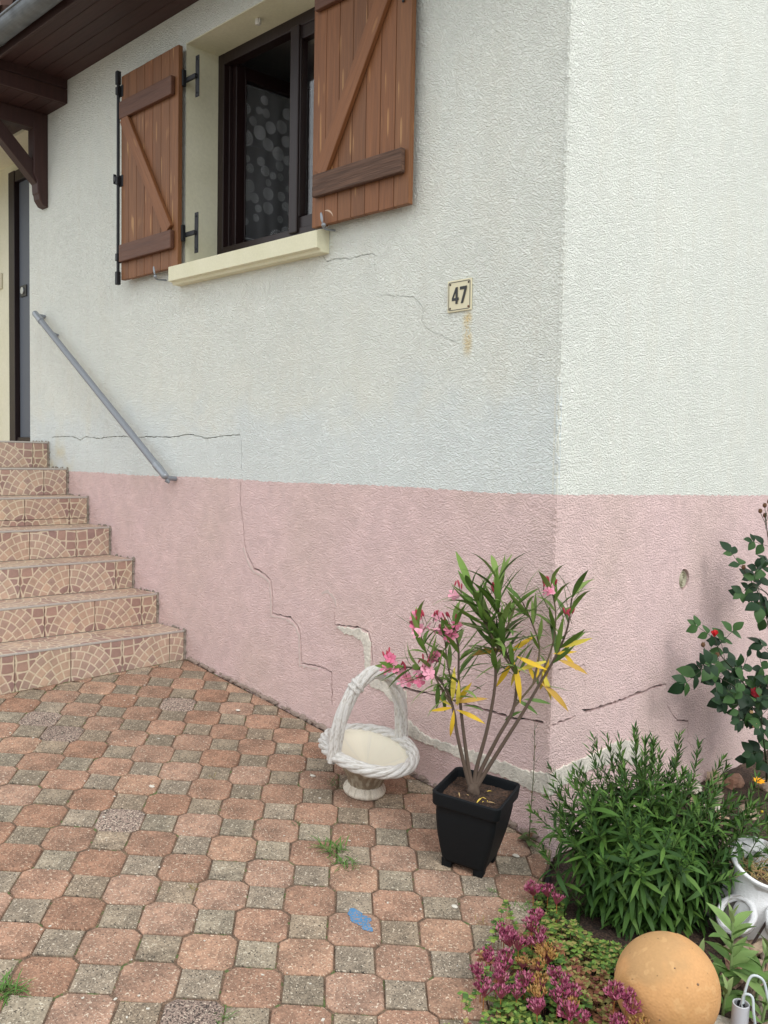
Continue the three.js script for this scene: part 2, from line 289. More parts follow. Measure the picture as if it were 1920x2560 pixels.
    if (inView) { const m = mesh(oct ? 'octagonal_paver' : 'square_paver', g, mat, paving); m.position.copy(pos); m.quaternion.copy(q); }
    else (oct ? rest.oct : rest.sq).push(g.clone().applyMatrix4(new THREE.Matrix4().compose(pos, q, V(1, 1, 1))));
  }
  if (rest.oct.length) mesh('octagonal_paver_field', merge(rest.oct), M.oct[1], paving).userData.kind = 'stuff';
  if (rest.sq.length) mesh('square_paver_field', merge(rest.sq), M.sq[0], paving).userData.kind = 'stuff';
  // blue paint blob on one paver
  const bs = [[0, 0, 0.026, 0.019], [-0.018, 0.013, 0.017, 0.014], [0.02, -0.012, 0.014, 0.012], [0.034, -0.024, 0.013, 0.01]].map(([a, b, rx, rz], k) => {
    const pts = []; for (let t = 0; t < 18; t++) { const an = t / 18 * 2 * Math.PI, w = 1 + 0.18 * Math.sin(an * 3 + k) + 0.1 * (R() - 0.5); pts.push(new THREE.Vector2(a + Math.cos(an) * rx * w, b + Math.sin(an) * rz * w)); }
    const g = new THREE.ExtrudeGeometry(new THREE.Shape(pts), { depth: 0.0006, bevelEnabled: false }); g.rotateX(-Math.PI / 2); g.translate(0, k * 0.0003, 0); return g;
  });
  const pmk = mesh('paint_mark', merge(bs), std({ map: tex(256, 256, (u, v) => { const n = fbm(u * 12, v * 12, 12, 381, 3), m = sstep(0.52, 0.68, vnoise(u * 70, v * 70, 70, 383)); return [lerp(0.30, 0.55, m), lerp(0.50, 0.50, m), lerp(0.66, 0.50, m)].map((x) => x * (0.9 + 0.2 * n)); }, true, 6, 6), bumpMap: paverBump, bumpScale: 0.002, roughness: 0.9 }), paving); pmk.quaternion.copy(tilt).multiply(new THREE.Quaternion().setFromEuler(new THREE.Euler(0, 0.35, 0))); pmk.scale.set(1.35, 1, 1.35); pmk.position.set(-0.088, gy(-0.088, 0.855) + 0.0025, 0.855); pmk.userData.label = 'blue paint spill';
  // pale paint flakes and grit lying on the pavers
  const ch = []; for (let k = 0; k < 150; k++) { const x = -2.2 + 2.6 * R(), z = 0.05 + 1.9 * Math.pow(R(), 1.2); if (bnx * x + bnz * z < bd) continue; const s = 0.002 + 0.006 * R() * R(); const g = new THREE.BoxGeometry(s * 1.6, 0.002, s); g.rotateY(R() * 6); g.translate(x, gy(x, z) + 0.002, z); ch.push(g); }
  for (const [x, z] of [[-1.18, 0.92], [-0.02, 0.16], [0.33, 0.63], [0.05, 0.57], [-1.62, 0.2], [-0.9, 0.35]]) { const g = lumpy(0.011, k7(x), 0.4, 1, 1.3, 0.35, 0.8); g.translate(x, gy(x, z) + 0.003, z); ch.push(g); }
  function k7(x) { return Math.floor(Math.abs(x) * 1000); }
  mesh('paint_flakes', merge(ch), std({ color: C(0.62, 0.58, 0.5), roughness: 0.9 }), paving).userData.kind = 'stuff';
  // thin black edging between paving and bed
  const ed = box(0, 0.004, -0.08, -0.008, 0, 0.8); ed.rotateY(Math.atan2(ex, ez)); 
  const em = mesh('edging_strip', ed, std({ color: C(0.02, 0.02, 0.022), roughness: 0.6 }), paving); em.position.set(e0[0] + 0.004, gy(0.1, 0.2) - 0.006, e0[1]); em.rotation.x = 0.085;
}
{ // flower bed soil
  const N = 110, g = new THREE.PlaneGeometry(3.4, 5.6, N, N); g.rotateX(-Math.PI / 2); g.translate(1.69, 0, -0.4);
  const p = g.attributes.position, uv = g.attributes.uv;
  for (let i = 0; i < p.count; i++) { const x = p.getX(i), z = p.getZ(i); const side = (x - 0.03) * 0.894 - (z - 0.09) * 0.447; // right of the paving edge
    const y = bedY(x, z) + 0.018 * (fbm(x * 14 + 9, z * 14 + 9, 999, 5, 3) - 0.5); p.setY(i, side < 0.01 && z > 0 ? y - 0.2 : y); uv.setXY(i, x, z); }
  g.computeVertexNormals();
  const soilTex = tex(512, 512, (u, v) => { const n = fbm(u * 8, v * 8, 8, 401, 5), m = vnoise(u * 110, v * 110, 110, 403); const k = 0.30 + 0.2 * (n - 0.5) + 0.22 * (m - 0.5); return [k * 1.05, k * 0.82, k * 0.66]; }, true, 2, 2);
  M.soil = std({ map: soilTex, bumpMap: rep(grit, 5), bumpScale: 0.012, roughness: 1 });
  const m = mesh('soil', g, M.soil, scene); m.userData = { kind: 'structure', label: 'bare brown soil of the flower bed', category: 'soil' };
}
// ------------------------------------------------------------------ house
const house = thing('house', 'white roughcast house corner with pink base, brown shutters and cracked walls', 'house');
const SK = 0.022; // thickness of the render coat
function crackHole(pts, seed) { // pts [x, y, width]; returns a thin jagged closed path
  const R = rngOf(seed), c = [];
  for (let i = 0; i < pts.length - 1; i++) { const a = pts[i], b = pts[i + 1], L = Math.hypot(b[0] - a[0], b[1] - a[1]), n = Math.max(1, Math.round(L / 0.016));
    for (let k = 0; k < n; k++) { const t = k / n; c.push([lerp(a[0], b[0], t), lerp(a[1], b[1], t), lerp(a[2], b[2], t)]); } }
  c.push(pts[pts.length - 1]);
  for (let i = 1; i < c.length - 1; i++) { c[i] = [c[i][0] + (R() - 0.5) * 0.005, c[i][1] + (R() - 0.5) * 0.006, c[i][2] * (0.6 + 0.8 * R())]; }
  const l = [], r = [];
  c.forEach((p, i) => { const a = c[Math.max(0, i - 1)], b = c[Math.min(c.length - 1, i + 1)], dx = b[0] - a[0], dy = b[1] - a[1], d = Math.hypot(dx, dy) || 1, w = p[2] / 2; l.push([p[0] - dy / d * w, p[1] + dx / d * w]); r.push([p[0] + dy / d * w, p[1] - dx / d * w]); });
  return new THREE.Path(l.concat(r.reverse()).map((p) => new THREE.Vector2(...p)));
}
const cw = (pts, w) => pts.map((p) => [p[0], p[1], p[2] ?? w]);
const flip = (pts) => pts.map((p) => [-p[0], p[1], p[2]]); // right wall: shape x runs along -z
function panel(outline, holes, right) {
  const s = new THREE.Shape(outline.map((p) => new THREE.Vector2(...p))); s.holes = holes;
  const g = new THREE.ExtrudeGeometry(s, { depth: SK, bevelEnabled: false, curveSegments: 20 }); g.translate(0, 0, -SK); if (right) g.rotateY(Math.PI / 2); return uvWorld(g);
}
const RW = rngOf(77); const seamL = []; for (let x = -4.33; x < -SK; x += 0.011) seamL.push([x, 1.0 + 0.007 * (RW() - 0.5) + 0.003 * Math.sin(x * 5)]); seamL.push([-SK, 1.0]);
const seamR = [[0, 1.0]]; for (let u = 0.011; u < 3.6; u += 0.011) seamR.push([u, 1.0 - 0.016 * u + 0.007 * (RW() - 0.5)]); seamR.push([3.6, 0.943]);
const rectPath = (x0, x1, y0, y1) => new THREE.Path([[x0, y0], [x1, y0], [x1, y1], [x0, y1]].map((p) => new THREE.Vector2(...p)));
// cracks of the two walls
const kStep = cw([[-4.0, 1.221], [-3.855, 1.225], [-3.704, 1.222], [-3.599, 1.204], [-3.517, 1.223], [-3.358, 1.211], [-3.205, 1.22], [-3.058, 1.225], [-2.916, 1.211], [-2.779, 1.221], [-2.615, 1.214], [-2.459, 1.222], [-2.346, 1.23], [-2.193, 1.207], [-2.054, 1.22], [-1.9, 1.225, 0.004], [-1.888, 1.2, 0.0036], [-1.886, 1.1, 0.003], [-1.889, 1.02, 0.0034]], 0.0045);
const kSill = [[-1.287, 2.02, 0.004], [-1.264, 1.991, 0.003], [-1.179, 1.994, 0.0035], [-1.113, 1.981, 0.003], [-1.049, 1.987, 0.003], [-0.955, 1.981, 0.002], [-0.947, 1.849, 0.0012], [-0.94, 1.81, 0.0016], [-0.783, 1.785, 0.002], [-0.717, 1.775, 0.002], [-0.696, 1.754, 0.0024], [-0.673, 1.732, 0.0024], [-0.668, 1.708, 0.0024], [-0.674, 1.68, 0.0024], [-0.653, 1.649, 0.0024], [-0.62, 1.627, 0.002], [-0.575, 1.611, 0.002], [-0.486, 1.574, 0.0015]];
const kMain = [[-1.891, 0.985, 0.0045], [-1.896, 0.892, 0.0045], [-1.868, 0.785, 0.0045], [-1.853, 0.672, 0.0045], [-1.821, 0.619, 0.006], [-1.774, 0.565, 0.0075], [-1.684, 0.544, 0.0075], [-1.637, 0.52, 0.006], [-1.623, 0.448, 0.0045], [-1.62, 0.361, 0.0045], [-1.484, 0.358, 0.0075], [-1.434, 0.333, 0.006], [-1.409, 0.295, 0.0045], [-1.398, 0.155, 0.0045], [-1.271, 0.161, 0.006], [-1.185, 0.15, 0.0045], [-1.179, 0.0, 0.0045]];
const kMid = [[-1.171, 0.45, 0.0014], [-1.172, 0.368, 0.004], [-1.081, 0.374, 0.006], [-1.009, 0.379, 0.007], [-0.951, 0.365, 0.007], [-0.932, 0.326, 0.005], [-0.928, 0.269, 0.005], [-0.924, 0.212, 0.003]];
const kLow = cw([[-0.93, 0.176], [-0.85, 0.179], [-0.76, 0.163], [-0.708, 0.165], [-0.613, 0.166], [-0.539, 0.17], [-0.45, 0.167], [-0.372, 0.166], [-0.263, 0.162], [-0.175, 0.158], [-0.091, 0.167], [-0.03, 0.171]], 0.0085);
const kR1 = cw([[-0.004, 0.17], [-0.04, 0.165], [-0.099, 0.169], [-0.165, 0.171, 0.003]], 0.008);
const kR2 = cw([[-0.04, 0.367], [-0.13, 0.359], [-0.205, 0.359], [-0.217, 0.35, 0.0016], [-0.221, 0.205, 0.0016]], 0.003);
const kR3 = [[-0.205, 0.188, 0.004], [-0.243, 0.177, 0.014], [-0.318, 0.175, 0.012], [-0.407, 0.173, 0.01], [-0.499, 0.177, 0.012], [-0.594, 0.18, 0.012], [-0.68, 0.181, 0.01], [-0.769, 0.186, 0.012], [-0.845, 0.182, 0.006], [-0.852, 0.165, 0.0016], [-0.861, 0.09, 0.002], [-0.913, 0.038, 0.004], [-0.964, 0.001, 0.008], [-1.057, -0.018, 0.007], [-1.064, -0.109, 0.0016], [-1.104, -0.152, 0.003]];
const WX0 = -2.412, WX1 = -1.268, WY0 = 2.11, WY1 = 3.285;
mesh('wall', panel([...seamL, [-SK, 3.75], [-4.33, 3.75]], [rectPath(WX0, WX1, WY0, WY1), crackHole(kStep, 1), crackHole(kSill, 2)]), M.white, house);
mesh('plinth', panel([...seamL.slice().reverse(), [-4.33, -0.8], [-SK, -0.8]].reverse(), [crackHole(kMain, 3), crackHole(kMid, 4), crackHole(kLow, 5)]), M.pink, house);
mesh('wall', panel([...seamR, [3.6, 5.6], [0.55, 4.0], [0, 3.72]], [], true), M.whiteR, house);
{ const vent = new THREE.Path(); vent.absarc(0.974, 0.619, 0.046, 0, Math.PI * 2);
  mesh('plinth', panel([...seamR.slice().reverse(), [0, -0.8], [3.6, -0.8]], [crackHole(flip(kR1), 6), crackHole(flip(kR2), 7), crackHole(flip(kR3), 8), vent], true), M.pink, house); }
for (const [y0, y1, m, nm] of [[1.0, 3.5, M.white, 'wall_corner'], [-0.4, 1.0, M.pink, 'plinth_corner']]) { // lumpy rendered arris
  const ny = Math.round((y1 - y0) / 0.0035), na = 8, pos = [], ix = [], uv = [], r = 0.016;
  for (let j = 0; j <= ny; j++) { const y = lerp(y0, y1, j / ny);
    for (let k = 0; k <= na; k++) { const a = k / na, n = (fbm(y * 85, a * 3 + 5, 9999, 15, 2) - 0.5), e = Math.sin(a * Math.PI), th = a * Math.PI / 2;
      const d = -0.0012 + e * (0.015 * n + 0.001);
      pos.push(-r + (r + d) * Math.sin(th), y, -r + (r + d) * Math.cos(th)); uv.push(a * 0.03, y);
      if (j && k) { const b = j * (na + 1) + k; ix.push(b - na - 2, b - na - 1, b - 1, b - na - 1, b, b - 1); } } }
  const g = new THREE.BufferGeometry(); g.setAttribute('position', new THREE.Float32BufferAttribute(pos, 3)); g.setAttribute('uv', new THREE.Float32BufferAttribute(uv, 2)); g.setIndex(ix); g.computeVertexNormals();
  g.translate(0.0022, 0, 0.0022); mesh(nm, g, m, house);
}
{ // masonry behind the render coat, with the window opening; rooms stay dark
  const s = new THREE.Shape([[-4.33, -0.8], [-0.22, -0.8], [-0.22, 3.75], [-4.33, 3.75]].map((p) => new THREE.Vector2(...p))); s.holes = [rectPath(WX0 + 0.001, WX1 - 0.001, WY0, WY1 + 0.001)];
  const a = new THREE.ExtrudeGeometry(s, { depth: 0.2, bevelEnabled: false }); a.translate(0, 0, -SK - 0.2);
  const b = box(-0.22, -SK, -0.8, 3.7, -3.6, -SK);
  mesh('masonry', merge([uvWorld(a), b]), M.mortarDark, house);
  // smooth painted lining of the window opening
  const lin = [box(WX0, WX0 + 0.005, WY0, WY1, -0.24, -0.001), box(WX1 - 0.005, WX1, WY0, WY1, -0.24, -0.001), box(WX0 + 0.005, WX1 - 0.005, WY1 - 0.005, WY1, -0.24, -0.001)];
  mesh('window_reveal', merge(lin), M.cream, house);
}
{ // sill: sloping slab with horns and a drip edge
  const prof = (z0) => new THREE.Shape([[0.072, 2.112], [0.072, 2.042], [0.05, 2.038], [0.045, 2.026], [0.001, 2.026], [0.001, 2.135]].map((p) => new THREE.Vector2(...p)));
  const a = new THREE.ExtrudeGeometry(prof(), { depth: 1.205, bevelEnabled: true, bevelSize: 0.003, bevelThickness: 0.003, bevelSegments: 1 }); a.rotateY(-Math.PI / 2); a.translate(-1.247, 0, 0);
  const q = new THREE.ExtrudeGeometry(new THREE.Shape([[0.002, 2.136], [0.002, 2.09], [-0.26, 2.09], [-0.26, 2.225]].map((p) => new THREE.Vector2(...p))), { depth: 1.13, bevelEnabled: false }); q.rotateY(-Math.PI / 2); q.translate(-1.275, 0, 0);
  mesh('window_sill', merge([uvWorld(a), uvWorld(q)]), M.sill, house);
}
// repaired strips: grey mortar laid on the wall
function mortar(pts, seed, right, d = 0.005) {
  const R = rngOf(seed), c = []; pts.forEach((a, i) => { const b = pts[(i + 1) % pts.length], L = Math.hypot(b[0] - a[0], b[1] - a[1]), n = Math.max(1, Math.round(L / 0.012)); for (let k = 0; k < n; k++) c.push(new THREE.Vector2(lerp(a[0], b[0], k / n) + (R() - 0.5) * 0.008, lerp(a[1], b[1], k / n) + (R() - 0.5) * 0.011)); });
  const g = new THREE.ExtrudeGeometry(new THREE.Shape(c), { depth: d + 0.006, bevelEnabled: true, bevelSize: 0.002, bevelThickness: 0.002, bevelSegments: 1 }); g.translate(0, 0, -0.008); if (right) g.rotateY(Math.PI / 2);
  mesh('mortar_patch', uvWorld(g), M.patch, house);
}
mortar([[-1.161, 0.36], [-1.081, 0.366], [-1.009, 0.371], [-0.956, 0.357], [-0.939, 0.32], [-0.935, 0.268], [-0.932, 0.19], [-0.965, 0.19], [-0.968, 0.253], [-0.979, 0.31], [-1.022, 0.338], [-1.102, 0.341]], 21);
mortar([[-0.955, 0.172], [-0.868, 0.172], [-0.766, 0.155], [-0.715, 0.155], [-0.715, 0.06], [-0.764, 0.075], [-0.846, 0.124], [-0.935, 0.137]], 22);
mortar([[-0.72, 0.045], [-0.636, 0.003], [-0.57, -0.015], [-0.471, -0.014], [-0.392, -0.01], [-0.291, -0.016], [-0.185, -0.02], [-0.107, -0.028], [-0.02, -0.012], [0.003, -0.015], [0.003, -0.088], [-0.1, -0.085], [-0.273, -0.063], [-0.365, -0.056], [-0.479, -0.044], [-0.598, -0.039], [-0.71, -0.03]], 23, false, 0.007);
mortar([[-0.002, -0.012], [0.077, -0.004], [0.194, -0.003], [0.317, 0.001], [0.446, 0.01], [0.521, 0.008], [0.584, -0.016], [0.642, -0.039], [0.642, -0.11], [0.59, -0.106], [0.491, -0.062], [0.321, -0.056], [0.197, -0.058], [0.103, -0.067], [-0.002, -0.09]], 24, true, 0.007);
{ // pale filler smeared beside the long stepped crack
  const off = kMain.slice(3, 15).map((p) => [p[0] - 0.011, p[1] - 0.013, 0.01]); const s = new THREE.Shape(crackHole(off, 25).getPoints()); const g = new THREE.ExtrudeGeometry(s, { depth: 0.003, bevelEnabled: false }); g.translate(0, 0, -0.001); mesh('crack_filler', uvWorld(g), M.filler, house);
  const off2 = [[-1.26, 0.5, 0.01], [-1.22, 0.512, 0.014], [-1.17, 0.485, 0.01], [-1.16, 0.455, 0.006]]; const g2 = new THREE.ExtrudeGeometry(new THREE.Shape(crackHole(off2, 26).getPoints()), { depth: 0.003, bevelEnabled: false }); g2.translate(0, 0, -0.001); mesh('crack_filler', uvWorld(g2), M.filler, house);
}
{ // crumbled lower edge of the render along the pavers
  const R = rngOf(313), g = []; for (let k = 0; k < 210; k++) { const x = -2.34 + 2.3 * R(), s = lumpy(0.006 + 0.013 * R() * R(), 2000 + k, 0.5, 1, 1.5, 0.8, 0.7); s.translate(x, gy(x, 0) + 0.004 + 0.012 * R(), 0.003 + 0.006 * R()); g.push(s); }
  mesh('crumbled_edge', merge(g), std({ color: C(0.36, 0.28, 0.235), bumpMap: smallGrit, bumpScale: 0.002, roughness: 1 }), house).userData.kind = 'stuff';
}
{ // ribbed duct end let into the right wall
  const v = new THREE.Group(); v.name = 'vent_duct'; v.position.set(-0.013, 0.619, -0.974); house.add(v);
  const pr = [new THREE.Vector2(0, 0.006)]; for (let r = 0.004; r < 0.042; r += 0.0018) pr.push(new THREE.Vector2(r, 0.004 + 0.007 * Math.sin(r * 2 * Math.PI / 0.0105) - r * 0.12));
  pr.push(new THREE.Vector2(0.043, -0.012)); const g = new THREE.LatheGeometry(pr, 40); g.rotateZ(-Math.PI / 2); mesh('duct_rings', g, std({ color: C(0.5, 0.47, 0.34), bumpMap: smallGrit, bumpScale: 0.001, roughness: 0.8 }), v);
}
// window: fixed frame, left casement swung into the room, right casement shut
const lace = (() => { // net with chrysanthemum heads; alpha is thread
  const R = rngOf(900), fl = []; for (let k = 0; k < 400 && fl.length < 58; k++) { const r = 0.022 + 0.05 * R() * R(), x = R() * 0.5, y = 0.05 + R() * 0.92; if (fl.every((f) => Math.hypot(f[0] - x, f[1] - y) > (f[2] + r) * 0.92)) fl.push([x, y, r, R() * 6, Math.round(8 + r * 130), 0.45 + 0.55 * R()]); }
  return tex(512, 1024, (u, v) => { const x = u * 0.5, y = v * 1.0; let a = 0.13 + 0.08 * vnoise(u * 256, v * 512, 1e6, 3);
    if (x < 0.02 || y < 0.012) a = 0.4; const edge = Math.abs(y - 0.1 - 0.0 * x) < 0.003; if (edge) a = 0.7; if (Math.abs(x - 0.03) < 0.002) a = 0.65;
    for (const f of fl) { const dx = x - f[0], dy = y - f[1], r = Math.hypot(dx, dy); if (r > f[2]) continue; const an = Math.atan2(dy, dx) + f[3], q = r / f[2]; const ring = q < 0.35 ? 0.5 : q < 0.68 ? 1 : 1.6, k = Math.abs(((an / (2 * Math.PI) * f[4] * ring + (ring > 1 ? 0.5 : 0)) % 1 + 1) % 1 - 0.5) * 2; const qq = q < 0.35 ? q / 0.35 : q < 0.68 ? (q - 0.35) / 0.33 : (q - 0.68) / 0.32; if (k < 0.5 * Math.sin(Math.PI * clamp(qq, 0.08, 0.95))) a = Math.max(a, 0.55 + 0.42 * f[5]); }
    return [1, 1, 1, a]; }, false);
})();
const laceAlpha = (() => { const d = lace.image.data, n = new Uint8Array(d.length); for (let i = 0; i < d.length; i += 4) { n[i] = n[i + 1] = n[i + 2] = d[i + 3]; n[i + 3] = 255; } const t = new THREE.DataTexture(n, 512, 1024, THREE.RGBAFormat); t.wrapS = t.wrapT = THREE.RepeatWrapping; t.magFilter = THREE.LinearFilter; t.needsUpdate = true; return t; })();
M.lace = std({ color: C(0.9, 0.92, 0.95), alphaMap: laceAlpha, transparent: true, side: THREE.DoubleSide, roughness: 0.95 });
{
  const F = new THREE.Group(); F.name = 'window'; house.add(F);
  const z1 = -0.20, z0 = -0.262, L = WX0 + 0.005, Rr = WX1 - 0.005, B = 2.19, T = WY1 - 0.005;
  const fr = [box(L, L + 0.055, B, T, z0, z1, 0.004), box(Rr - 0.055, Rr, B, T, z0, z1, 0.004), box(L + 0.055, Rr - 0.055, T - 0.06, T, z0, z1, 0.004), box(L + 0.055, Rr - 0.055, B, B + 0.06, z0, z1, 0.004), box(L + 0.055, L + 0.068, B + 0.06, T - 0.06, z0 - 0.02, z1 - 0.03, 0.003)];
  mesh('window_frame', merge(fr), M.frame, F);
  const casement = (w, h) => [box(0, 0.055, 0, h, -0.024, 0.024, 0.005), box(w - 0.075, w, 0, h, -0.024, 0.024, 0.005), box(0.055, w - 0.075, h - 0.07, h, -0.022, 0.022, 0.005), box(0.055, w - 0.075, 0, 0.08, -0.022, 0.022, 0.005), box(0.055, 0.063, 0.08, h - 0.07, -0.016, 0.03, 0.003), box(w - 0.085, w - 0.075, 0.09, h - 0.07, -0.016, 0.03, 0.003)];
  const w = 0.51, h = T - B - 0.085;
  const ls = new THREE.Group(); ls.name = 'open_casement'; ls.position.set(L + 0.075, B + 0.035, z0 + 0.01); ls.rotation.y = 1.5; F.add(ls); // shut it would run along +x
  ls.rotation.y = Math.PI / 2 - 0.06;
  mesh('casement_frame', merge(casement(w, h)), M.frame, ls); mesh('window_pane', box(0.075, w - 0.08, 0.08, h - 0.06, -0.003, 0.001), M.glass, ls);
  const rs = new THREE.Group(); rs.name = 'closed_casement'; rs.position.set(-1.762, B + 0.035, z0 + 0.035); F.add(rs); const w2 = Rr - 0.04 + 1.762;
  mesh('casement_frame', merge([...casement(w2, h), box(-0.012, 0.055, 0.0, h, 0.024, 0.04, 0.008)]), M.frame, rs); mesh('window_pane', box(0.075, w2 - 0.08, 0.08, h - 0.06, -0.003, 0.001), M.glass, rs);
  const hk = merge([box(-0.012, 0.012, -0.03, 0.0, -0.012, 0.012, 0.004), tube([[0, -0.022, 0], [0.012, -0.032, 0.006], [0.026, -0.028, 0.012], [0.03, -0.012, 0.012]], 0.004, 10, 6)]); mesh('hook', hk, std({ color: C(0.6, 0.58, 0.52) }), F, [-1.905, WY1 - 0.005, -0.09]);
}
for (const [nm, lab, p, ry, w, h] of [['lace_curtain', 'white lace net with flower heads behind the open window casement', [WX0 + 0.06, 2.235, -0.262], Math.PI / 2 - 0.06, 0.47, 0.92], ['lace_curtain', 'strip of lace net behind the closed casement beside the right shutter', [-1.70, 2.3, -0.28], 0, 0.36, 0.88]]) {
  const t = thing(nm, lab, 'curtain', p); t.rotation.y = ry;
  const g = new THREE.PlaneGeometry(w, h, 40, 4), q = g.attributes.position; g.translate(w / 2 + 0.05, h / 2, 0); for (let i = 0; i < q.count; i++) q.setZ(i, 0.006 * Math.sin(q.getX(i) * 70) * 0.6); g.computeVertexNormals(); mesh('net', g, M.lace, t);
  mesh('curtain_rod', (() => { const c = new THREE.CylinderGeometry(0.004, 0.004, w + 0.01, 8); c.rotateZ(Math.PI / 2); c.translate(w / 2 + 0.05, h, 0); return c; })(), M.steel, t);
}
{ // room behind the window
  const W0 = [box(-3.9, -3.85, 1.2, 3.5, -3.6, -0.22), box(-0.3, -0.25, 1.2, 3.5, -3.6, -0.22), box(-3.85, -0.3, 1.2, 3.5, -3.6, -3.55), box(-3.85, -0.3, 3.45, 3.5, -3.55, -0.22)];
  mesh('room_wall', merge(W0), M.room, house); mesh('room_floor', box(-3.85, -0.3, 1.15, 1.2, -3.55, -0.22), M.roomDark, house);
}
// shutters: x from 0 (hinge side) to w ; front +z
function shutter(name, flipX, pos, opts) {
  const s = new THREE.Group(); s.name = name; s.position.set(...pos); house.add(s); if (opts.rot) s.rotation.y = opts.rot;
  const w = 0.595, h = opts.h, n = 7, R = rngOf(opts.seed), fx = (a, b) => flipX ? [-b, -a] : [a, b];
  for (let i = 0; i < n; i++) { const bw = w / n, x0 = i * bw + 0.001, x1 = (i + 1) * bw - 0.001, [a, b] = fx(x0, x1);
    const g = box(a, b, 0.004 * (R() - 0.5), h + 0.002 * (R() - 0.5), -0.027, 0.0006 * (R() - 0.5), 0.003); const uv = g.attributes.uv, o = R() * 3; for (let k = 0; k < uv.count; k++) uv.setXY(k, uv.getX(k) + o, uv.getY(k) + o * 1.7);
    mesh('shutter_board', g, M.shutter[Math.floor(R() * 4)], s); }
  const bx = fx(0.03, w - 0.02), turn = (g) => { g.rotateZ(Math.PI / 2); return g; };
  const bat = (y, m, bh = 0.098) => { const g = box(-bh / 2, bh / 2, -(bx[1] - bx[0]) / 2, (bx[1] - bx[0]) / 2, 0.001, 0.027, 0.006); g.rotateZ(Math.PI / 2); g.translate((bx[0] + bx[1]) / 2, y, 0); mesh('batten', g, m, s); };
  bat(opts.b1, opts.m1); if (opts.b2) bat(opts.b2, M.batten);
  { const [p, q] = opts.brace, L = Math.hypot(q[0] - p[0], q[1] - p[1]); const g = box(-0.04, 0.04, 0, L, 0.001, 0.023, 0.004); g.rotateZ(Math.atan2(q[1] - p[1], q[0] - p[0]) - Math.PI / 2); g.translate(p[0], p[1], 0); mesh('brace', g, M.shutter[2], s); }
  return s;
}
{ // left shutter, folded back flat, seen from inside: hinges on its right
  const s = shutter('shutter', true, [-2.39, 2.112, 0.058], { h: 1.142, seed: 5, b1: 0.145, m1: M.batten, b2: 0.94, brace: [[-0.07, 0.195], [-0.54, 0.9]] });
  for (const y of [0.17, 0.97]) {
    const plate = [box(0.08, 0.112, y - 0.105, y + 0.105, -0.0555, -0.05, 0.002), box(-0.005, 0.098, y - 0.012, y + 0.012, -0.05, -0.036, 0.003), box(0.0, 0.014, y - 0.035, y + 0.05, -0.04, -0.018, 0.003)]; 
    for (const d of [-0.085, 0, 0.085]) { const c = new THREE.SphereGeometry(0.006, 8, 6); c.translate(0.096, y + d, -0.05); plate.push(c); }
    mesh('hinge', merge(plate), M.iron, s);
  }
  const rod = [new THREE.CylinderGeometry(0.009, 0.009, 1.14, 10)]; rod[0].translate(-0.607, 0.575, 0.012); for (const y of [0.02, 1.14]) rod.push(box(-0.62, -0.594, y - 0.045, y + 0.03, 0.0, 0.026, 0.004));
  mesh('bolt_rod', merge(rod), M.iron, s);
  for (const y of [0.13, 0.56, 1.06]) mesh('rod_guide', merge([box(-0.618, -0.572, y - 0.032, y + 0.032, -0.002, 0.004, 0.002), box(-0.618, -0.594, y - 0.022, y + 0.022, 0.002, 0.026, 0.004)]), M.iron, s);
  mesh('bolt_handle', merge([box(-0.628, -0.606, 0.555, 0.585, 0.014, 0.03, 0.004), box(-0.634, -0.626, 0.545, 0.6, 0.012, 0.03, 0.003)]), M.iron, s);
  catchOf(s, -0.19, -0.012, false);
  const r = shutter('shutter', false, [-1.3, 2.134, 0.058], { h: 1.142, seed: 9, b1: 0.17, m1: M.weathered, b2: 0.965, brace: [[0.07, 0.215], [0.5, 0.93]] });
  mesh('latch', merge([box(0.545, 0.556, 0.79, 0.85, 0.002, 0.01, 0.003), box(0.553, 0.59, 0.815, 0.835, 0.002, 0.008, 0.003), box(0.578, 0.594, 0.805, 0.845, 0.002, 0.012, 0.004)]), M.iron, r);
  catchOf(r, 0.1, 0.012, true);
  function catchOf(s, x, y, worn) { const c = merge([tube([[x, y - 0.03, -0.05], [x, y - 0.03, 0.016], [x, y - 0.012, 0.022]], 0.005, 12, 6), (() => { const g = new THREE.SphereGeometry(0.015, 12, 8); g.scale(0.5, 1.7, 0.35); g.rotateZ(0.25); g.translate(x - 0.004, y + 0.012, 0.024); return g; })(), (() => { const g = new THREE.SphereGeometry(0.012, 10, 6); g.scale(1, 0.8, 0.8); g.translate(x + 0.012, y - 0.022, 0.026); return g; })()]); mesh('shutter_catch', c, std({ color: C(0.3, 0.32, 0.34), roughness: 0.5, metalness: 0.5 }), s);
    if (worn) mesh('worn_paint', (() => { const sh = new THREE.Shape(); for (let t = 0; t <= 14; t++) { const a = t / 14 * 1.7 + 0.2, rr = 0.045; t ? sh.lineTo(x + Math.cos(a) * rr, y + 0.004 + Math.sin(a) * rr) : sh.moveTo(x + Math.cos(a) * rr, y + 0.004 + Math.sin(a) * rr); } for (let t = 14; t >= 0; t--) { const a = t / 14 * 1.7 + 0.2, rr = 0.045 - 0.007 * Math.sin(t / 14 * Math.PI); sh.lineTo(x + Math.cos(a) * rr, y + 0.004 + Math.sin(a) * rr); } const g = new THREE.ExtrudeGeometry(sh, { depth: 0.0008, bevelEnabled: false }); g.translate(0, 0, 0.0004); return g; })(), std({ color: C(0.6, 0.45, 0.33) }), s); }
}
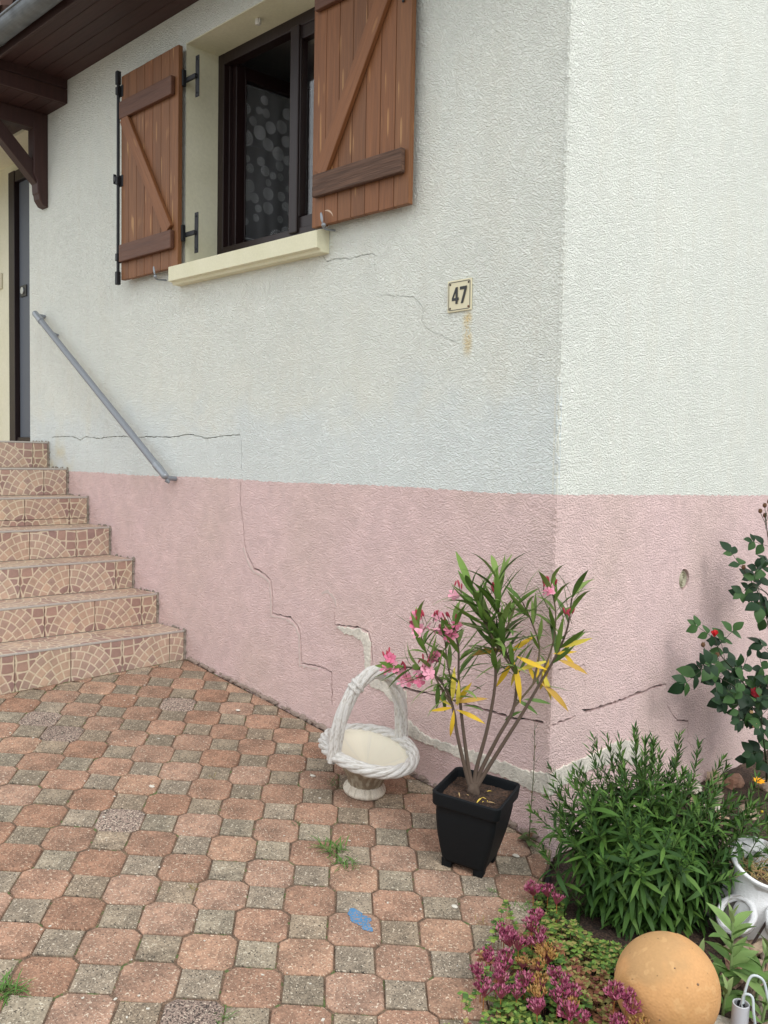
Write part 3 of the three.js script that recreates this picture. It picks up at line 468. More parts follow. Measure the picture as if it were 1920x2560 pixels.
// eaves: soffit boards, lower boxed canopy over the porch, bracket, gutter, roof
{
  const E = new THREE.Group(); E.name = 'eaves'; house.add(E);
  for (let i = 0; i < 5; i++) { const g = box(-0.0435, 0.0435, 0, 4.4, 0, 0.02, 0.003); g.rotateZ(Math.PI / 2); g.rotateX(Math.PI / 2); g.translate(0.3, 3.482, 0.045 + i * 0.09); mesh('soffit_board', g, M.eave[i % 3], E); }
  for (let i = 0; i < 5; i++) { const g = box(-0.0435, 0.0435, 0, 2.9, 0, 0.02, 0.003); g.rotateZ(Math.PI / 2); g.rotateX(Math.PI / 2); g.translate(-3.785, 3.337, 0.045 + i * 0.09); mesh('canopy_board', g, M.eave[(i + 1) % 3], E); }
  for (let i = 0; i < 2; i++) mesh('canopy_end_board', box(-3.785, -3.762, 3.318 + i * 0.09, 3.405 + i * 0.09, 0.002, 0.45, 0.003), M.eave[i], E);
  mesh('fascia', box(-6.7, 0.3, 3.43, 3.56, 0.453, 0.472, 0.004), M.eave[1], E);
  mesh('canopy_beam', box(-6.7, -4.14, 3.2, 3.316, 0.37, 0.45, 0.005), M.eave[2], E);
}
{
  const b = new THREE.Group(); b.name = 'bracket'; b.position.set(-4.125, 0, 0); house.add(b);
  const ex = (pts, w) => { const s = new THREE.Shape(pts.map((p) => new THREE.Vector2(-p[0], p[1]))); const g = new THREE.ExtrudeGeometry(s, { depth: w, bevelEnabled: true, bevelSize: 0.004, bevelThickness: 0.004, bevelSegments: 1 }); g.rotateY(Math.PI / 2); return uvWorld(g); };
  mesh('post', ex([[0.005, 3.312], [0.092, 3.312], [0.092, 2.93], [0.07, 2.88], [0.068, 2.83], [0.066, 2.81], [0.06, 2.8], [0.055, 2.77], [0.03, 2.735], [0.005, 2.728]], 0.08), M.eave[0], b);
  mesh('arm', ex([[0.097, 3.312], [0.45, 3.312], [0.45, 3.215], [0.097, 3.215]], 0.08), M.eave[1], b);
  mesh('strut', ex([[0.07, 2.865], [0.07, 2.975], [0.305, 3.21], [0.415, 3.21]], 0.068), M.eave[2], b); 
}
{
  const gt = new THREE.Group(); gt.name = 'gutter'; house.add(gt);
  const arc = []; for (let i = 0; i <= 16; i++) { const a = Math.PI + i / 16 * Math.PI; arc.push([Math.cos(a) * 0.066, Math.sin(a) * 0.066]); } for (let i = 16; i >= 0; i--) { const a = Math.PI + i / 16 * Math.PI; arc.push([Math.cos(a) * 0.063, Math.sin(a) * 0.063]); }
  const ch = new THREE.ExtrudeGeometry(new THREE.Shape(arc.map((p) => new THREE.Vector2(...p))), { depth: 7.2, bevelEnabled: false }); ch.rotateY(-Math.PI / 2); ch.translate(0.4, 3.505, 0.54); mesh('gutter_channel', uvWorld(ch), M.zinc, gt);
  const bead = new THREE.CylinderGeometry(0.008, 0.008, 7.2, 8); bead.rotateZ(Math.PI / 2); bead.translate(-3.2, 3.507, 0.606); mesh('gutter_bead', bead, M.zinc, gt);
  for (const x of [-3.52, -2.7, -1.9, -1.1]) { const a2 = arc.map((p) => [p[0] * 1.045, p[1] * 1.045]); const c = new THREE.ExtrudeGeometry(new THREE.Shape(a2.slice(0, 17).map((p) => new THREE.Vector2(...p)).concat(arc.slice(17).map((p) => new THREE.Vector2(p[0] * 1.02, p[1] * 1.02)))), { depth: 0.028, bevelEnabled: false }); c.rotateY(-Math.PI / 2); c.translate(x, 3.505, 0.54); mesh('gutter_joint', uvWorld(c), M.zinc, gt); }
  const rf = box(-6.8, 0.16, 0, 0.06, -4.6, 0); rf.rotateX(0.58); rf.translate(0, 3.53, 0.56); mesh('roof', rf, M.tileRoof, house);
  const te = []; for (let i = 0; i < 34; i++) { const c = new THREE.CylinderGeometry(0.1, 0.1, 0.3, 10, 1, false, Math.PI * 0.62, Math.PI * 0.76); c.rotateX(Math.PI / 2 ); c.translate(0, 0, -0.15); c.rotateX(0.58); c.translate(-6.7 + i * 0.205, 3.535, 0.585); te.push(c); } mesh('eave_tiles', merge(te), M.tileRoof, house).userData.kind = 'stuff';
}
// porch recess with the front door
{
  const Z = -0.25;
  mesh('porch_wall', merge([box(-7.2, -5.215, 1.19, 3.75, Z - 0.06, Z), box(-5.215, -4.33, 3.235, 3.75, Z - 0.06, Z - 0.001), box(-7.2, -4.33, 3.3, 3.36, Z, 0.0)]), M.cream, house);
  const d = new THREE.Group(); d.name = 'front_door'; house.add(d);
  mesh('door_frame', merge([box(-5.213, -5.108, 1.2, 3.235, Z - 0.05, Z + 0.025, 0.004), box(-5.108, -4.0, 3.15, 3.233, Z - 0.05, Z + 0.02, 0.004), box(-5.108, -4.0, 1.2, 1.232, Z - 0.05, Z + 0.012, 0.004)]), M.frame, d);
  mesh('door_leaf', box(-5.1, -4.05, 1.234, 3.148, Z - 0.06, Z - 0.012), M.doorGrey, d);
  mesh('door_lock', merge([box(-5.07, -4.965, 2.29, 2.375, Z - 0.013, Z - 0.001, 0.004)]), std({ color: C(0.03, 0.03, 0.03), roughness: 0.4 }), d);
  mesh('lock_cylinder', (() => { const c = new THREE.CylinderGeometry(0.026, 0.026, 0.01, 20); c.rotateX(Math.PI / 2); c.translate(-5.018, 2.333, Z + 0.003); return c; })(), M.steel, d);
  mesh('doorbell', merge([box(-5.5, -5.38, 2.39, 2.51, Z, Z + 0.012, 0.004), box(-5.46, -5.42, 2.42, 2.48, Z + 0.011, Z + 0.018, 0.003)]), std({ color: C(0.6, 0.55, 0.4), roughness: 0.5 }), house);
  mesh('porch_side_wall', box(-7.2, -7.1, 1.19, 3.75, Z, 1.5), M.cream, house);
}
// house number
{
  const t = thing('house_number_plate', 'cream square number plate reading 47 screwed to the white wall', 'house number', [-0.472, 1.752, 0.004]); t.rotation.z = 0.012;
  mesh('plate', new RoundedBoxGeometry(0.122, 0.122, 0.005, 2, 0.0024), std({ color: C(0.69, 0.63, 0.43), roughness: 0.35 }), t);
  const fr = new THREE.Shape(), rr = (p, h, r) => { p.moveTo(-h + r, -h); p.lineTo(h - r, -h); p.quadraticCurveTo(h, -h, h, -h + r); p.lineTo(h, h - r); p.quadraticCurveTo(h, h, h - r, h); p.lineTo(-h + r, h); p.quadraticCurveTo(-h, h, -h, h - r); p.lineTo(-h, -h + r); p.quadraticCurveTo(-h, -h, -h + r, -h); };
  rr(fr, 0.0545, 0.008); const hole = new THREE.Path(); rr(hole, 0.0522, 0.0065); fr.holes = [hole];
  const ink = std({ color: C(0.012, 0.011, 0.01), roughness: 0.4 });
  mesh('border', new THREE.ExtrudeGeometry(fr, { depth: 0.0012, bevelEnabled: false }), ink, t, [0, 0, 0.0022]);
  const font = await new FontLoader().loadAsync('fonts/droid/droid_sans_bold.typeface.json');
  for (const [ch, x] of [['4', -0.0375], ['7', 0.003]]) { const g = new TextGeometry(ch, { font, size: 0.06, depth: 0.0016, curveSegments: 6, bevelEnabled: false }); g.computeBoundingBox(); const bb = g.boundingBox; g.translate(-bb.min.x, -bb.min.y, 0); g.scale(0.036 / (bb.max.x - bb.min.x), 0.064 / (bb.max.y - bb.min.y), 1); g.applyMatrix4(new THREE.Matrix4().makeShear(0, 0.06, 0, 0, 0, 0)); mesh('numeral', g, ink, t, [x, -0.031, 0.0022]); }
  for (const [x, y] of [[-1, -1], [1, -1], [1, 1], [-1, 1]]) { const c = new THREE.SphereGeometry(0.0042, 12, 6); c.scale(1, 1, 0.5); mesh('screw', c, std({ color: x > 0 && y < 0 ? C(0.13, 0.035, 0.012) : C(0.05, 0.03, 0.02), roughness: 0.7 }), t, [x * 0.046, y * 0.046, 0.003]); }
}
// handrail
{
  const A = V(-4.02, 1.985, 0.068), B = V(-2.56, 1.05, 0.068), t = thing('handrail', 'grey tubular handrail fixed to the wall above the steps', 'handrail', [0, 0, 0]);
  const rod = (p, q, r0, r1 = r0) => { const c = new THREE.CylinderGeometry(r1, r0, p.distanceTo(q), 20); c.rotateX(Math.PI / 2); const o = new THREE.Object3D(); o.position.copy(p).lerp(q, 0.5); o.lookAt(q); o.updateMatrix(); return c.applyMatrix4(o.matrix); };
  const d = B.clone().sub(A).normalize();
  mesh('rail_tube', rod(A, B, 0.0195), M.rail, t);
  for (const [p, s] of [[A, -1], [B, 1]]) { const e = p.clone().addScaledVector(d, s * 0.085), g = [rod(p.clone().addScaledVector(d, -s * 0.025), p.clone().addScaledVector(d, s * 0.012), 0.0225), rod(p.clone().addScaledVector(d, s * 0.012), e, 0.0215, 0.0205)];
    g.push(new THREE.SphereGeometry(0.0205, 14, 8).translate(e.x, e.y, e.z)); mesh('end_cap', merge(g), M.railCap, t);
    const f = e.clone().addScaledVector(d, s * 0.004); mesh('wall_bracket', merge([rod(V(f.x, f.y - 0.01, 0.062), V(f.x, f.y - 0.014, 0.002), 0.013), rod(V(f.x, f.y - 0.02, 0.06), V(f.x + 0.012 * s, f.y - 0.035, 0.05), 0.014, 0.008)]), M.rail, t); }
  const m = A.clone().addScaledVector(d, 0.13); mesh('wall_bracket', rod(V(m.x, m.y - 0.012, 0.06), V(m.x + 0.01, m.y - 0.035, 0.001), 0.008), M.rail, t);
}
// staircase with mosaic-pattern tiles
{
  const tw = 0.557; // one fan of the pattern spans two tiles
  const cell = (u, v) => { // metres within a 2-tile fan centred on u = 0
    let x = Math.abs(((u / tw % 1) + 1.5) % 1 - 0.5) * tw, y = ((v / (tw / 2)) % 1 + 1) % 1 * tw / 2, sgn = ((u / tw % 1) + 1.5) % 1 < 0.5 ? 1 : 0;
    const r = Math.hypot(x, y), a = Math.atan2(y, x), b = [0.1, 0.142, 0.184, 0.226, 0.268];
    for (let k = 0; k < 4; k++) if (r >= b[k] && r < b[k + 1]) { const rm = (b[k] + b[k + 1]) / 2, n = Math.max(3, Math.round(rm * Math.PI / 2 / 0.042)), s = a / (Math.PI / 2) * n + 0.3 * Math.sin(k * 2.4), f = s - Math.floor(s); const e = Math.min(r - b[k], b[k + 1] - r, Math.min(f, 1 - f) / n * Math.PI / 2 * r); return [e, 0, hash2(Math.floor(s) + sgn * 40, k, 5)]; }
    let d1 = 9, d2 = 9, id = 0; const q = 0.055, ci = Math.floor(x / q), cj = Math.floor(y / q);
    for (let i = -1; i <= 1; i++) for (let j = -1; j <= 1; j++) { const px = (ci + i + 0.2 + 0.6 * hash2(ci + i, cj + j, 61)) * q, py = (cj + j + 0.2 + 0.6 * hash2(ci + i, cj + j, 62)) * q, d = Math.hypot(x - px, y - py); if (d < d1) { d2 = d1; d1 = d; id = hash2(ci + i + sgn * 50, cj + j, 63); } else if (d < d2) d2 = d; }
    return [Math.min((d2 - d1) / 2, r < 0.1 ? 0.1 - r : r - 0.268), 1, id];
  };
  const paint = (u, v) => { const [e, red, id] = cell((u - 0.5) * tw, v * tw / 2), n = fbm(u * 16, v * 8, 1e6, 501, 4), m = vnoise(u * 300, v * 150, 1e6, 503), tx = (u * 2) % 1 , ed = Math.min(tx, 1 - tx, v, 1 - v) * 0.278;
    let c = red ? [0.62, 0.505, 0.465] : [0.69, 0.588, 0.525]; const k = 1 + 0.12 * (id - 0.5) + 0.22 * (n - 0.5) + 0.06 * (m - 0.5); c = c.map((x, i) => x * k + (i === 2 ? -0.02 : 0.01) * (id - 0.5));
    const g = sstep(0.0046, 0.0024, e); c = c.map((x, i) => lerp(x, [0.80, 0.74, 0.65][i] * (1 + 0.1 * (n - 0.5)), g)); return c; };
  const tmap = tex(1024, 512, paint, true), tb = tex(1024, 512, (u, v) => { const e = cell((u - 0.5) * tw, v * tw / 2)[0]; return 0.15 + 0.6 * sstep(0.0015, 0.006, e) + 0.2 * fbm(u * 60, v * 30, 1e6, 507, 3); }, false);
  M.tile = [0, 1, 2].map((i) => std({ map: tmap, bumpMap: tb, bumpScale: 0.0016, color: C(...[[1, 1, 1], [0.95, 0.92, 0.9], [0.97, 0.97, 0.93]][i]), roughness: 0.55 }));
  M.grout = std({ color: C(0.33, 0.285, 0.235), bumpMap: smallGrit, bumpScale: 0.003, roughness: 1 });
  M.strip = std({ color: C(0.5, 0.47, 0.43), roughness: 0.4, metalness: 0.35 });
  const st = thing('staircase', 'straight flight of seven steps clad in mosaic-pattern terracotta tiles against the wall', 'staircase', [0, 0, 0]);
  const SX = [-2.376, -2.655, -2.925, -3.2, -3.48, -3.757, -4.03], WZ = 1.75, R = rngOf(66);
  const tuv = (g, f) => { if (g.index) g = g.toNonIndexed(); const p = g.attributes.position, uv = g.attributes.uv; for (let i = 0; i < p.count; i++) { const [a, b] = f(p.getX(i), p.getY(i), p.getZ(i)); uv.setXY(i, a, b); } return g; };
  // concrete core
  const sh = new THREE.Shape(); sh.moveTo(-2.388, -0.5); SX.forEach((x, i) => { sh.lineTo(x - 0.012, i * 0.17 - 0.0); sh.lineTo(x - 0.012, (i + 1) * 0.17 - 0.014); }); sh.lineTo(-7.1, 1.176); sh.lineTo(-7.1, -0.5);
  const core = new THREE.ExtrudeGeometry(sh, { depth: WZ - 0.03, bevelEnabled: false }); core.translate(0, 0, 0.004); mesh('step_core', uvWorld(core), M.grout, st);
  SX.forEach((x, i) => {
    const y1 = (i + 1) * 0.17 - 0.011, y0 = i ? i * 0.17 + 0.001 : -0.25, seam = [0.103, 0.11, 0.12, 0.225, 0.13, 0.165, 0.115][i], vo = [0.2, 0.2, 0.18, 0.42, 0.1, 0.12, 0.35][i];
    const fan = [0.66, 0.386, 0.397, 0.5, 0.41, 0.165, 0.39][i];
    const zs = [0.014]; for (let z = seam; z < WZ - 0.03; z += 0.2785) zs.push(z); zs.push(WZ - 0.03);
    for (let k = 0; k < zs.length - 1; k++) { if (zs[k + 1] - zs[k] < 0.02) continue; 
      const pieces = i === 4 ? [[y0, y0 + 0.034], [y0 + 0.037, y1]] : [[y0, y1]];
      for (const [ya, yb] of pieces) { const g = new RoundedBoxGeometry(0.01, yb - ya, zs[k + 1] - zs[k] - 0.0035, 1, 0.0016); g.translate(x - 0.006, (ya + yb) / 2, (zs[k] + zs[k + 1]) / 2); mesh('riser_tile', tuv(g, (a, b, c) => [0.5 + (c - fan) / tw, (b - i * 0.17 + (i ? 0 : 0.03)) / (tw / 2) + vo]), M.tile[Math.floor(R() * 3)], st); } }
    const xb = i < 6 ? SX[i + 1] - 0.0015 : -4.36, sp = seam + 0.05; const zt = [0.01]; for (let z = sp; z < WZ - 0.03; z += 0.2785) zt.push(z); zt.push(WZ - 0.03);
    for (let k = 0; k < zt.length - 1; k++) { const g = new RoundedBoxGeometry(x - 0.008 - xb, 0.01, zt[k + 1] - zt[k] - 0.003, 1, 0.0016); g.translate((x - 0.008 + xb) / 2, (i + 1) * 0.17 - 0.006, (zt[k] + zt[k + 1]) / 2); mesh('tread_tile', tuv(g, (a, b, c) => [0.5 + (c - sp - (i % 2 ? 0.14 : 0)) / tw, (a - xb) / (tw / 2)]), M.tile[Math.floor(R() * 3)], st); }
    mesh('nosing_strip', box(x - 0.008, x + 0.001, (i + 1) * 0.17 - 0.0105, (i + 1) * 0.17 + 0.0, 0.012, WZ - 0.03, 0.0022), M.strip, st);
    // ragged mortar where the steps meet the wall
    const mp = []; for (let k = 0; k < 16; k++) { const vert = k < 10, g = lumpy(0.004 + 0.006 * R(), 700 + i * 40 + k, 0.5, 1); g.scale(0.8, 1, 0.7); const t = R(); g.translate(vert ? x + 0.001 : x - t * 0.27, vert ? i * 0.17 + 0.02 + t * 0.15 : (i + 1) * 0.17 + 0.001, 0.004 + 0.006 * R()); mp.push(g); } mp.push(box(x - 0.01, x - 0.0025, i * 0.17, (i + 1) * 0.17 + 0.004, 0.0015, 0.0125));
    mesh('mortar_bead', merge(mp), M.grout, st);
  });
  const lt = []; mesh('landing_slab', box(-7.1, -4.363, 1.165, 1.189, -0.26, WZ - 0.03), M.tile[1], st);
}
// ------------------------------------------------------------------ things on the paving
{ // cast-stone basket planter
  const t = thing('basket_planter', 'weathered white concrete basket planter with rope rim and arched handle on the pavers', 'planter', [-0.684, gy(-0.684, 0.266) + 0.001, 0.266]);
  t.quaternion.setFromUnitVectors(V(0, 1, 0), V(0.15, 1, 0.05).normalize()).multiply(new THREE.Quaternion().setFromEuler(new THREE.Euler(0, -0.14, 0)));
  // local x = long way, z = across (handle)
  const stone = tex(512, 512, (u, v) => { const n = fbm(u * 6, v * 6, 6, 601, 5), m = vnoise(u * 70, v * 70, 70, 603); const k = 0.90 + 0.12 * (n - 0.5) + 0.1 * (m - 0.5); const d = sstep(0.52, 0.7, fbm(u * 14, v * 5, 14, 607, 4, 5)); return [lerp(k, 0.66, d * 0.4), lerp(k * 0.985, 0.62, d * 0.4), lerp(k * 0.96, 0.56, d * 0.4)]; }, true, 4, 4);
  const brown = tex(512, 512, (u, v) => { const n = fbm(u * 10, v * 5, 10, 611, 5, 5), m = vnoise(u * 90, v * 90, 90, 613); const d = sstep(0.35, 0.65, n); const k = 1 + 0.16 * (m - 0.5); return [lerp(0.70, 0.56, d) * k, lerp(0.66, 0.5, d) * k, lerp(0.58, 0.42, d) * k]; }, true, 4, 4);
  const inner = tex(512, 512, (u, v) => { const n = fbm(u * 4, v * 4, 4, 621, 5), d = sstep(0.5, 0.72, fbm(u * 5, v * 5, 5, 627, 4)); const k = 1 + 0.1 * (n - 0.5); return [lerp(0.87, 0.75, d) * k, lerp(0.84, 0.745, d) * k, lerp(0.765, 0.72, d) * k]; }, true, 3, 3);
  const mS = std({ map: stone, bumpMap: smallGrit, bumpScale: 0.002, roughness: 0.85 }), mB = std({ map: brown, bumpMap: smallGrit, bumpScale: 0.004, roughness: 0.9 }), mI = std({ map: inner, bumpMap: smallGrit, bumpScale: 0.001, roughness: 0.85 });
  const AX = 0.203, AZ = 0.158, RH = 0.176, rimY = (a) => RH + 0.012 * Math.pow(Math.abs(Math.sin(a)), 3) + 0.006 * Math.cos(a);
  const loft = (prof, na, wob) => { const pos = [], ix = [], uv = []; prof.forEach(([kx, kz, y], j) => { for (let i = 0; i <= na; i++) { const a = i / na * 2 * Math.PI, w = wob ? 1 + wob(a, y, j) : 1; pos.push(Math.cos(a) * kx * w, y, Math.sin(a) * kz * w); uv.push(i / na * 0.9, y + j * 0.004); if (j && i) { const b = j * (na + 1) + i; ix.push(b - na - 2, b - 1, b - na - 1, b - na - 1, b - 1, b); } } }); const g = new THREE.BufferGeometry(); g.setAttribute('position', new THREE.Float32BufferAttribute(pos, 3)); g.setAttribute('uv', new THREE.Float32BufferAttribute(uv, 2)); g.setIndex(ix); g.computeVertexNormals(); return g; };
  const weave = (a, y) => 0.035 * Math.pow(Math.abs(Math.sin(a * 11)), 0.6) * sstep(0.03, 0.05, y) * sstep(0.17, 0.15, y) + 0.008 * Math.sin(y * 420) * (Math.sin(a * 11) > 0 ? 1 : -1);
  const body = []; for (let k = 0; k <= 26; k++) { const s = k / 26, y = lerp(0.03, 0.172, s); body.push([lerp(0.066, AX - 0.018, Math.pow(s, 1.8)), lerp(0.066, AZ - 0.014, Math.pow(s, 1.6)), y]); }
  mesh('bowl', loft(body, 132, weave), mB, t);
  mesh('bowl_lining', loft(Array.from({ length: 22 }, (_, k) => { const s = k / 21, q = Math.cos(s * Math.PI / 2); const w = (k ? 0.032 : 0.015); return [(AX - w) * Math.pow(q, 0.8) + 0.0004, (AZ - w) * Math.pow(q, 0.8) + 0.0004, RH + 0.006 - 0.078 * Math.pow(s, 1.25)]; }), 72), mI, t);
  const foot = [[0.07, 0.07, 0], [0.081, 0.081, 0.003], [0.085, 0.085, 0.012], [0.083, 0.083, 0.021], [0.076, 0.076, 0.027], [0.0745, 0.0745, 0.034], [0.066, 0.066, 0.046], [0.062, 0.062, 0.048]];
  mesh('foot', loft(foot, 48, (a, y) => 0.02 * Math.sin(a * 3 + 1) * 0.5), std({ map: stone, color: C(0.92, 0.86, 0.76), bumpMap: smallGrit, bumpScale: 0.003, roughness: 0.9 }), t);
  class Rope extends THREE.Curve { constructor(f, n, tw, ph, off) { super(); Object.assign(this, { f, tw, ph, off }); } getPoint(s) { const p = this.f(s), q = this.f(s + 0.001), tn = q.clone().sub(p).normalize(), up = V(0, 1, 0); let n = new THREE.Vector3().crossVectors(tn, up); if (n.length() < 0.2) n = new THREE.Vector3().crossVectors(tn, V(1, 0, 0)); n.normalize(); const b = new THREE.Vector3().crossVectors(n, tn), a = s * this.tw * 2 * Math.PI + this.ph; return p.addScaledVector(n, Math.cos(a) * this.off).addScaledVector(b, Math.sin(a) * this.off); } }
  const ell = (s) => { const a = s * 2 * Math.PI; return V(Math.cos(a) * AX, rimY(a), Math.sin(a) * AZ); };
  const strands = []; for (let k = 0; k < 5; k++) strands.push(new THREE.TubeGeometry(new Rope(ell, 1, 4, k * Math.PI * 2 / 5, 0.0148), 220, 0.0108, 8, false));
  mesh('rope_rim', merge(strands), mS, t);
  const HH = 0.335, arch = (s) => { const a = lerp(-0.02, Math.PI + 0.02, s); return V(0.004 * Math.sin(a * 2), RH - 0.012 + Math.pow(Math.max(0, Math.sin(a)), 0.86) * HH, Math.cos(a) * (AZ + 0.004)); };
  class Arch extends THREE.Curve { constructor(tw, ph, off) { super(); Object.assign(this, { tw, ph, off }); } getPoint(s) { const p = arch(s), tn = arch(Math.min(1, s + 0.002)).sub(arch(Math.max(0, s - 0.002))).normalize(), n = V(1, 0, 0), b = new THREE.Vector3().crossVectors(n, tn), a = s * this.tw * 2 * Math.PI + this.ph; return p.addScaledVector(n, Math.cos(a) * this.off).addScaledVector(b, Math.sin(a) * this.off); } }
  const hs = []; for (let k = 0; k < 5; k++) hs.push(new THREE.TubeGeometry(new Arch(1.15, k * 1.2566, 0.016), 90, 0.0118, 8)); hs.push(new THREE.TubeGeometry(new Arch(0, 0, 0), 60, 0.014, 8));
  mesh('handle', merge(hs), mS, t);
  const band = (s0, turns, r) => { class B extends THREE.Curve { getPoint(q) { const s = s0 + q * 0.05, p = arch(s), tn = arch(s + 0.002).sub(arch(s - 0.002)).normalize(), n = V(1, 0, 0), b = new THREE.Vector3().crossVectors(n, tn), a = q * turns * 2 * Math.PI; return p.addScaledVector(n, Math.cos(a) * r).addScaledVector(b, Math.sin(a) * r); } } return new THREE.TubeGeometry(new B(), 60, 0.0085, 7); };
  for (const s of [0.3, 0.56]) mesh('handle_binding', band(s, 1.6, 0.0245), mS, t);
}
const potScale = 0.955, potFrame = { pos: V(-0.095, gy(-0.095, 0.325) + 0.002, 0.325), yaw: 0.34 };
{ // black nursery pot
  const t = thing('plant_pot', 'square black plastic pot holding the oleander', 'plant pot', potFrame.pos.toArray());
  t.quaternion.setFromUnitVectors(V(0, 1, 0), UPG).multiply(new THREE.Quaternion().setFromEuler(new THREE.Euler(0, potFrame.yaw, 0)));
  const ring = (h, r, y) => { const o = []; for (let c = 0; c < 4; c++) for (let k = 0; k <= 5; k++) { const a = (c + k / 5) * Math.PI / 2, cx = [1, -1, -1, 1][c] * (h - r), cz = [1, 1, -1, -1][c] * (h - r); o.push(V(cx + Math.cos(a) * r, y, cz + Math.sin(a) * r)); } return o; };
  const sq = (prof) => { const pos = [], ix = []; prof.forEach(([h, r, y], j) => { const o = ring(h, r, y); o.forEach((p) => pos.push(p.x, p.y, p.z)); const n = o.length; if (j) for (let i = 0; i < n; i++) { const a = (j - 1) * n + i, b = (j - 1) * n + (i + 1) % n; ix.push(a, a + n, b, b, a + n, b + n); } }); const g = new THREE.BufferGeometry(); g.setAttribute('position', new THREE.Float32BufferAttribute(pos, 3)); g.setIndex(ix); g.computeVertexNormals(); return uvWorld(g); };
  t.scale.setScalar(potScale);
  M.pot = new THREE.MeshPhysicalMaterial({ color: C(0.0075, 0.009, 0.0105), bumpMap: smallGrit, bumpScale: 0.0006, roughness: 0.55, specularIntensity: 0.3 });
  const wall = [[0.02, 0.01, 0.021], [0.078, 0.02, 0.02], [0.083, 0.022, 0.03], [0.092, 0.022, 0.07], [0.102, 0.022, 0.12], [0.109, 0.022, 0.17], [0.112, 0.022, 0.205], [0.1125, 0.022, 0.238]];
  mesh('pot_wall', sq([...wall, [0.1225, 0.024, 0.2385], [0.1245, 0.024, 0.242], [0.1275, 0.025, 0.282], [0.1265, 0.025, 0.2865], [0.122, 0.022, 0.2885], [0.1175, 0.02, 0.287], [0.1155, 0.02, 0.28], [0.110, 0.019, 0.235]]), M.pot, t);
  for (const [x, z] of [[-1, 1], [1, 1], [1, -1], [-1, -1]]) { const g = new THREE.CylinderGeometry(0.027, 0.024, 0.03, 4, 1); g.rotateY(Math.PI / 4); g.translate(x * 0.06, 0.013, z * 0.06); mesh('pot_foot', uvWorld(g.toNonIndexed()), M.pot, t); }
  const s = new THREE.PlaneGeometry(0.222, 0.222, 30, 30); s.rotateX(-Math.PI / 2); const p = s.attributes.position; for (let i = 0; i < p.count; i++) p.setY(i, 0.254 + 0.022 * (fbm(p.getX(i) * 40 + 50, p.getZ(i) * 40 + 50, 999, 3, 3) - 0.5) + 0.012 * Math.exp(-Math.hypot(p.getX(i), p.getZ(i)) * 30)); s.computeVertexNormals(); mesh('potting_soil', uvWorld(s), std({ map: M.soil.map, color: C(0.8, 0.72, 0.68), bumpMap: rep(grit, 8), bumpScale: 0.006, roughness: 1 }), t);
  const R = rngOf(31), lf = leafGeo(0.04, 0.007, { curl: 0.6, seg: 3 }), my = [std({ color: C(0.6, 0.42, 0.07), side: 2 }), std({ color: C(0.4, 0.27, 0.12), side: 2 })];
  for (let k = 0; k < 9; k++) { const a = R() * 6.3, m = mesh('fallen_leaf', lf, my[k % 2], t); place(m, V((R() - 0.5) * 0.17, 0.266, (R() - 0.5) * 0.17), V(Math.cos(a), 0.15, Math.sin(a)), V(0, 1, 0.2), 0.5 + 0.5 * R()); }
}
const leafMat = (r, g, b, ro = 0.5) => new THREE.MeshPhysicalMaterial({ color: C(r, g, b), roughness: ro, side: THREE.DoubleSide, specularIntensity: 0.35 });
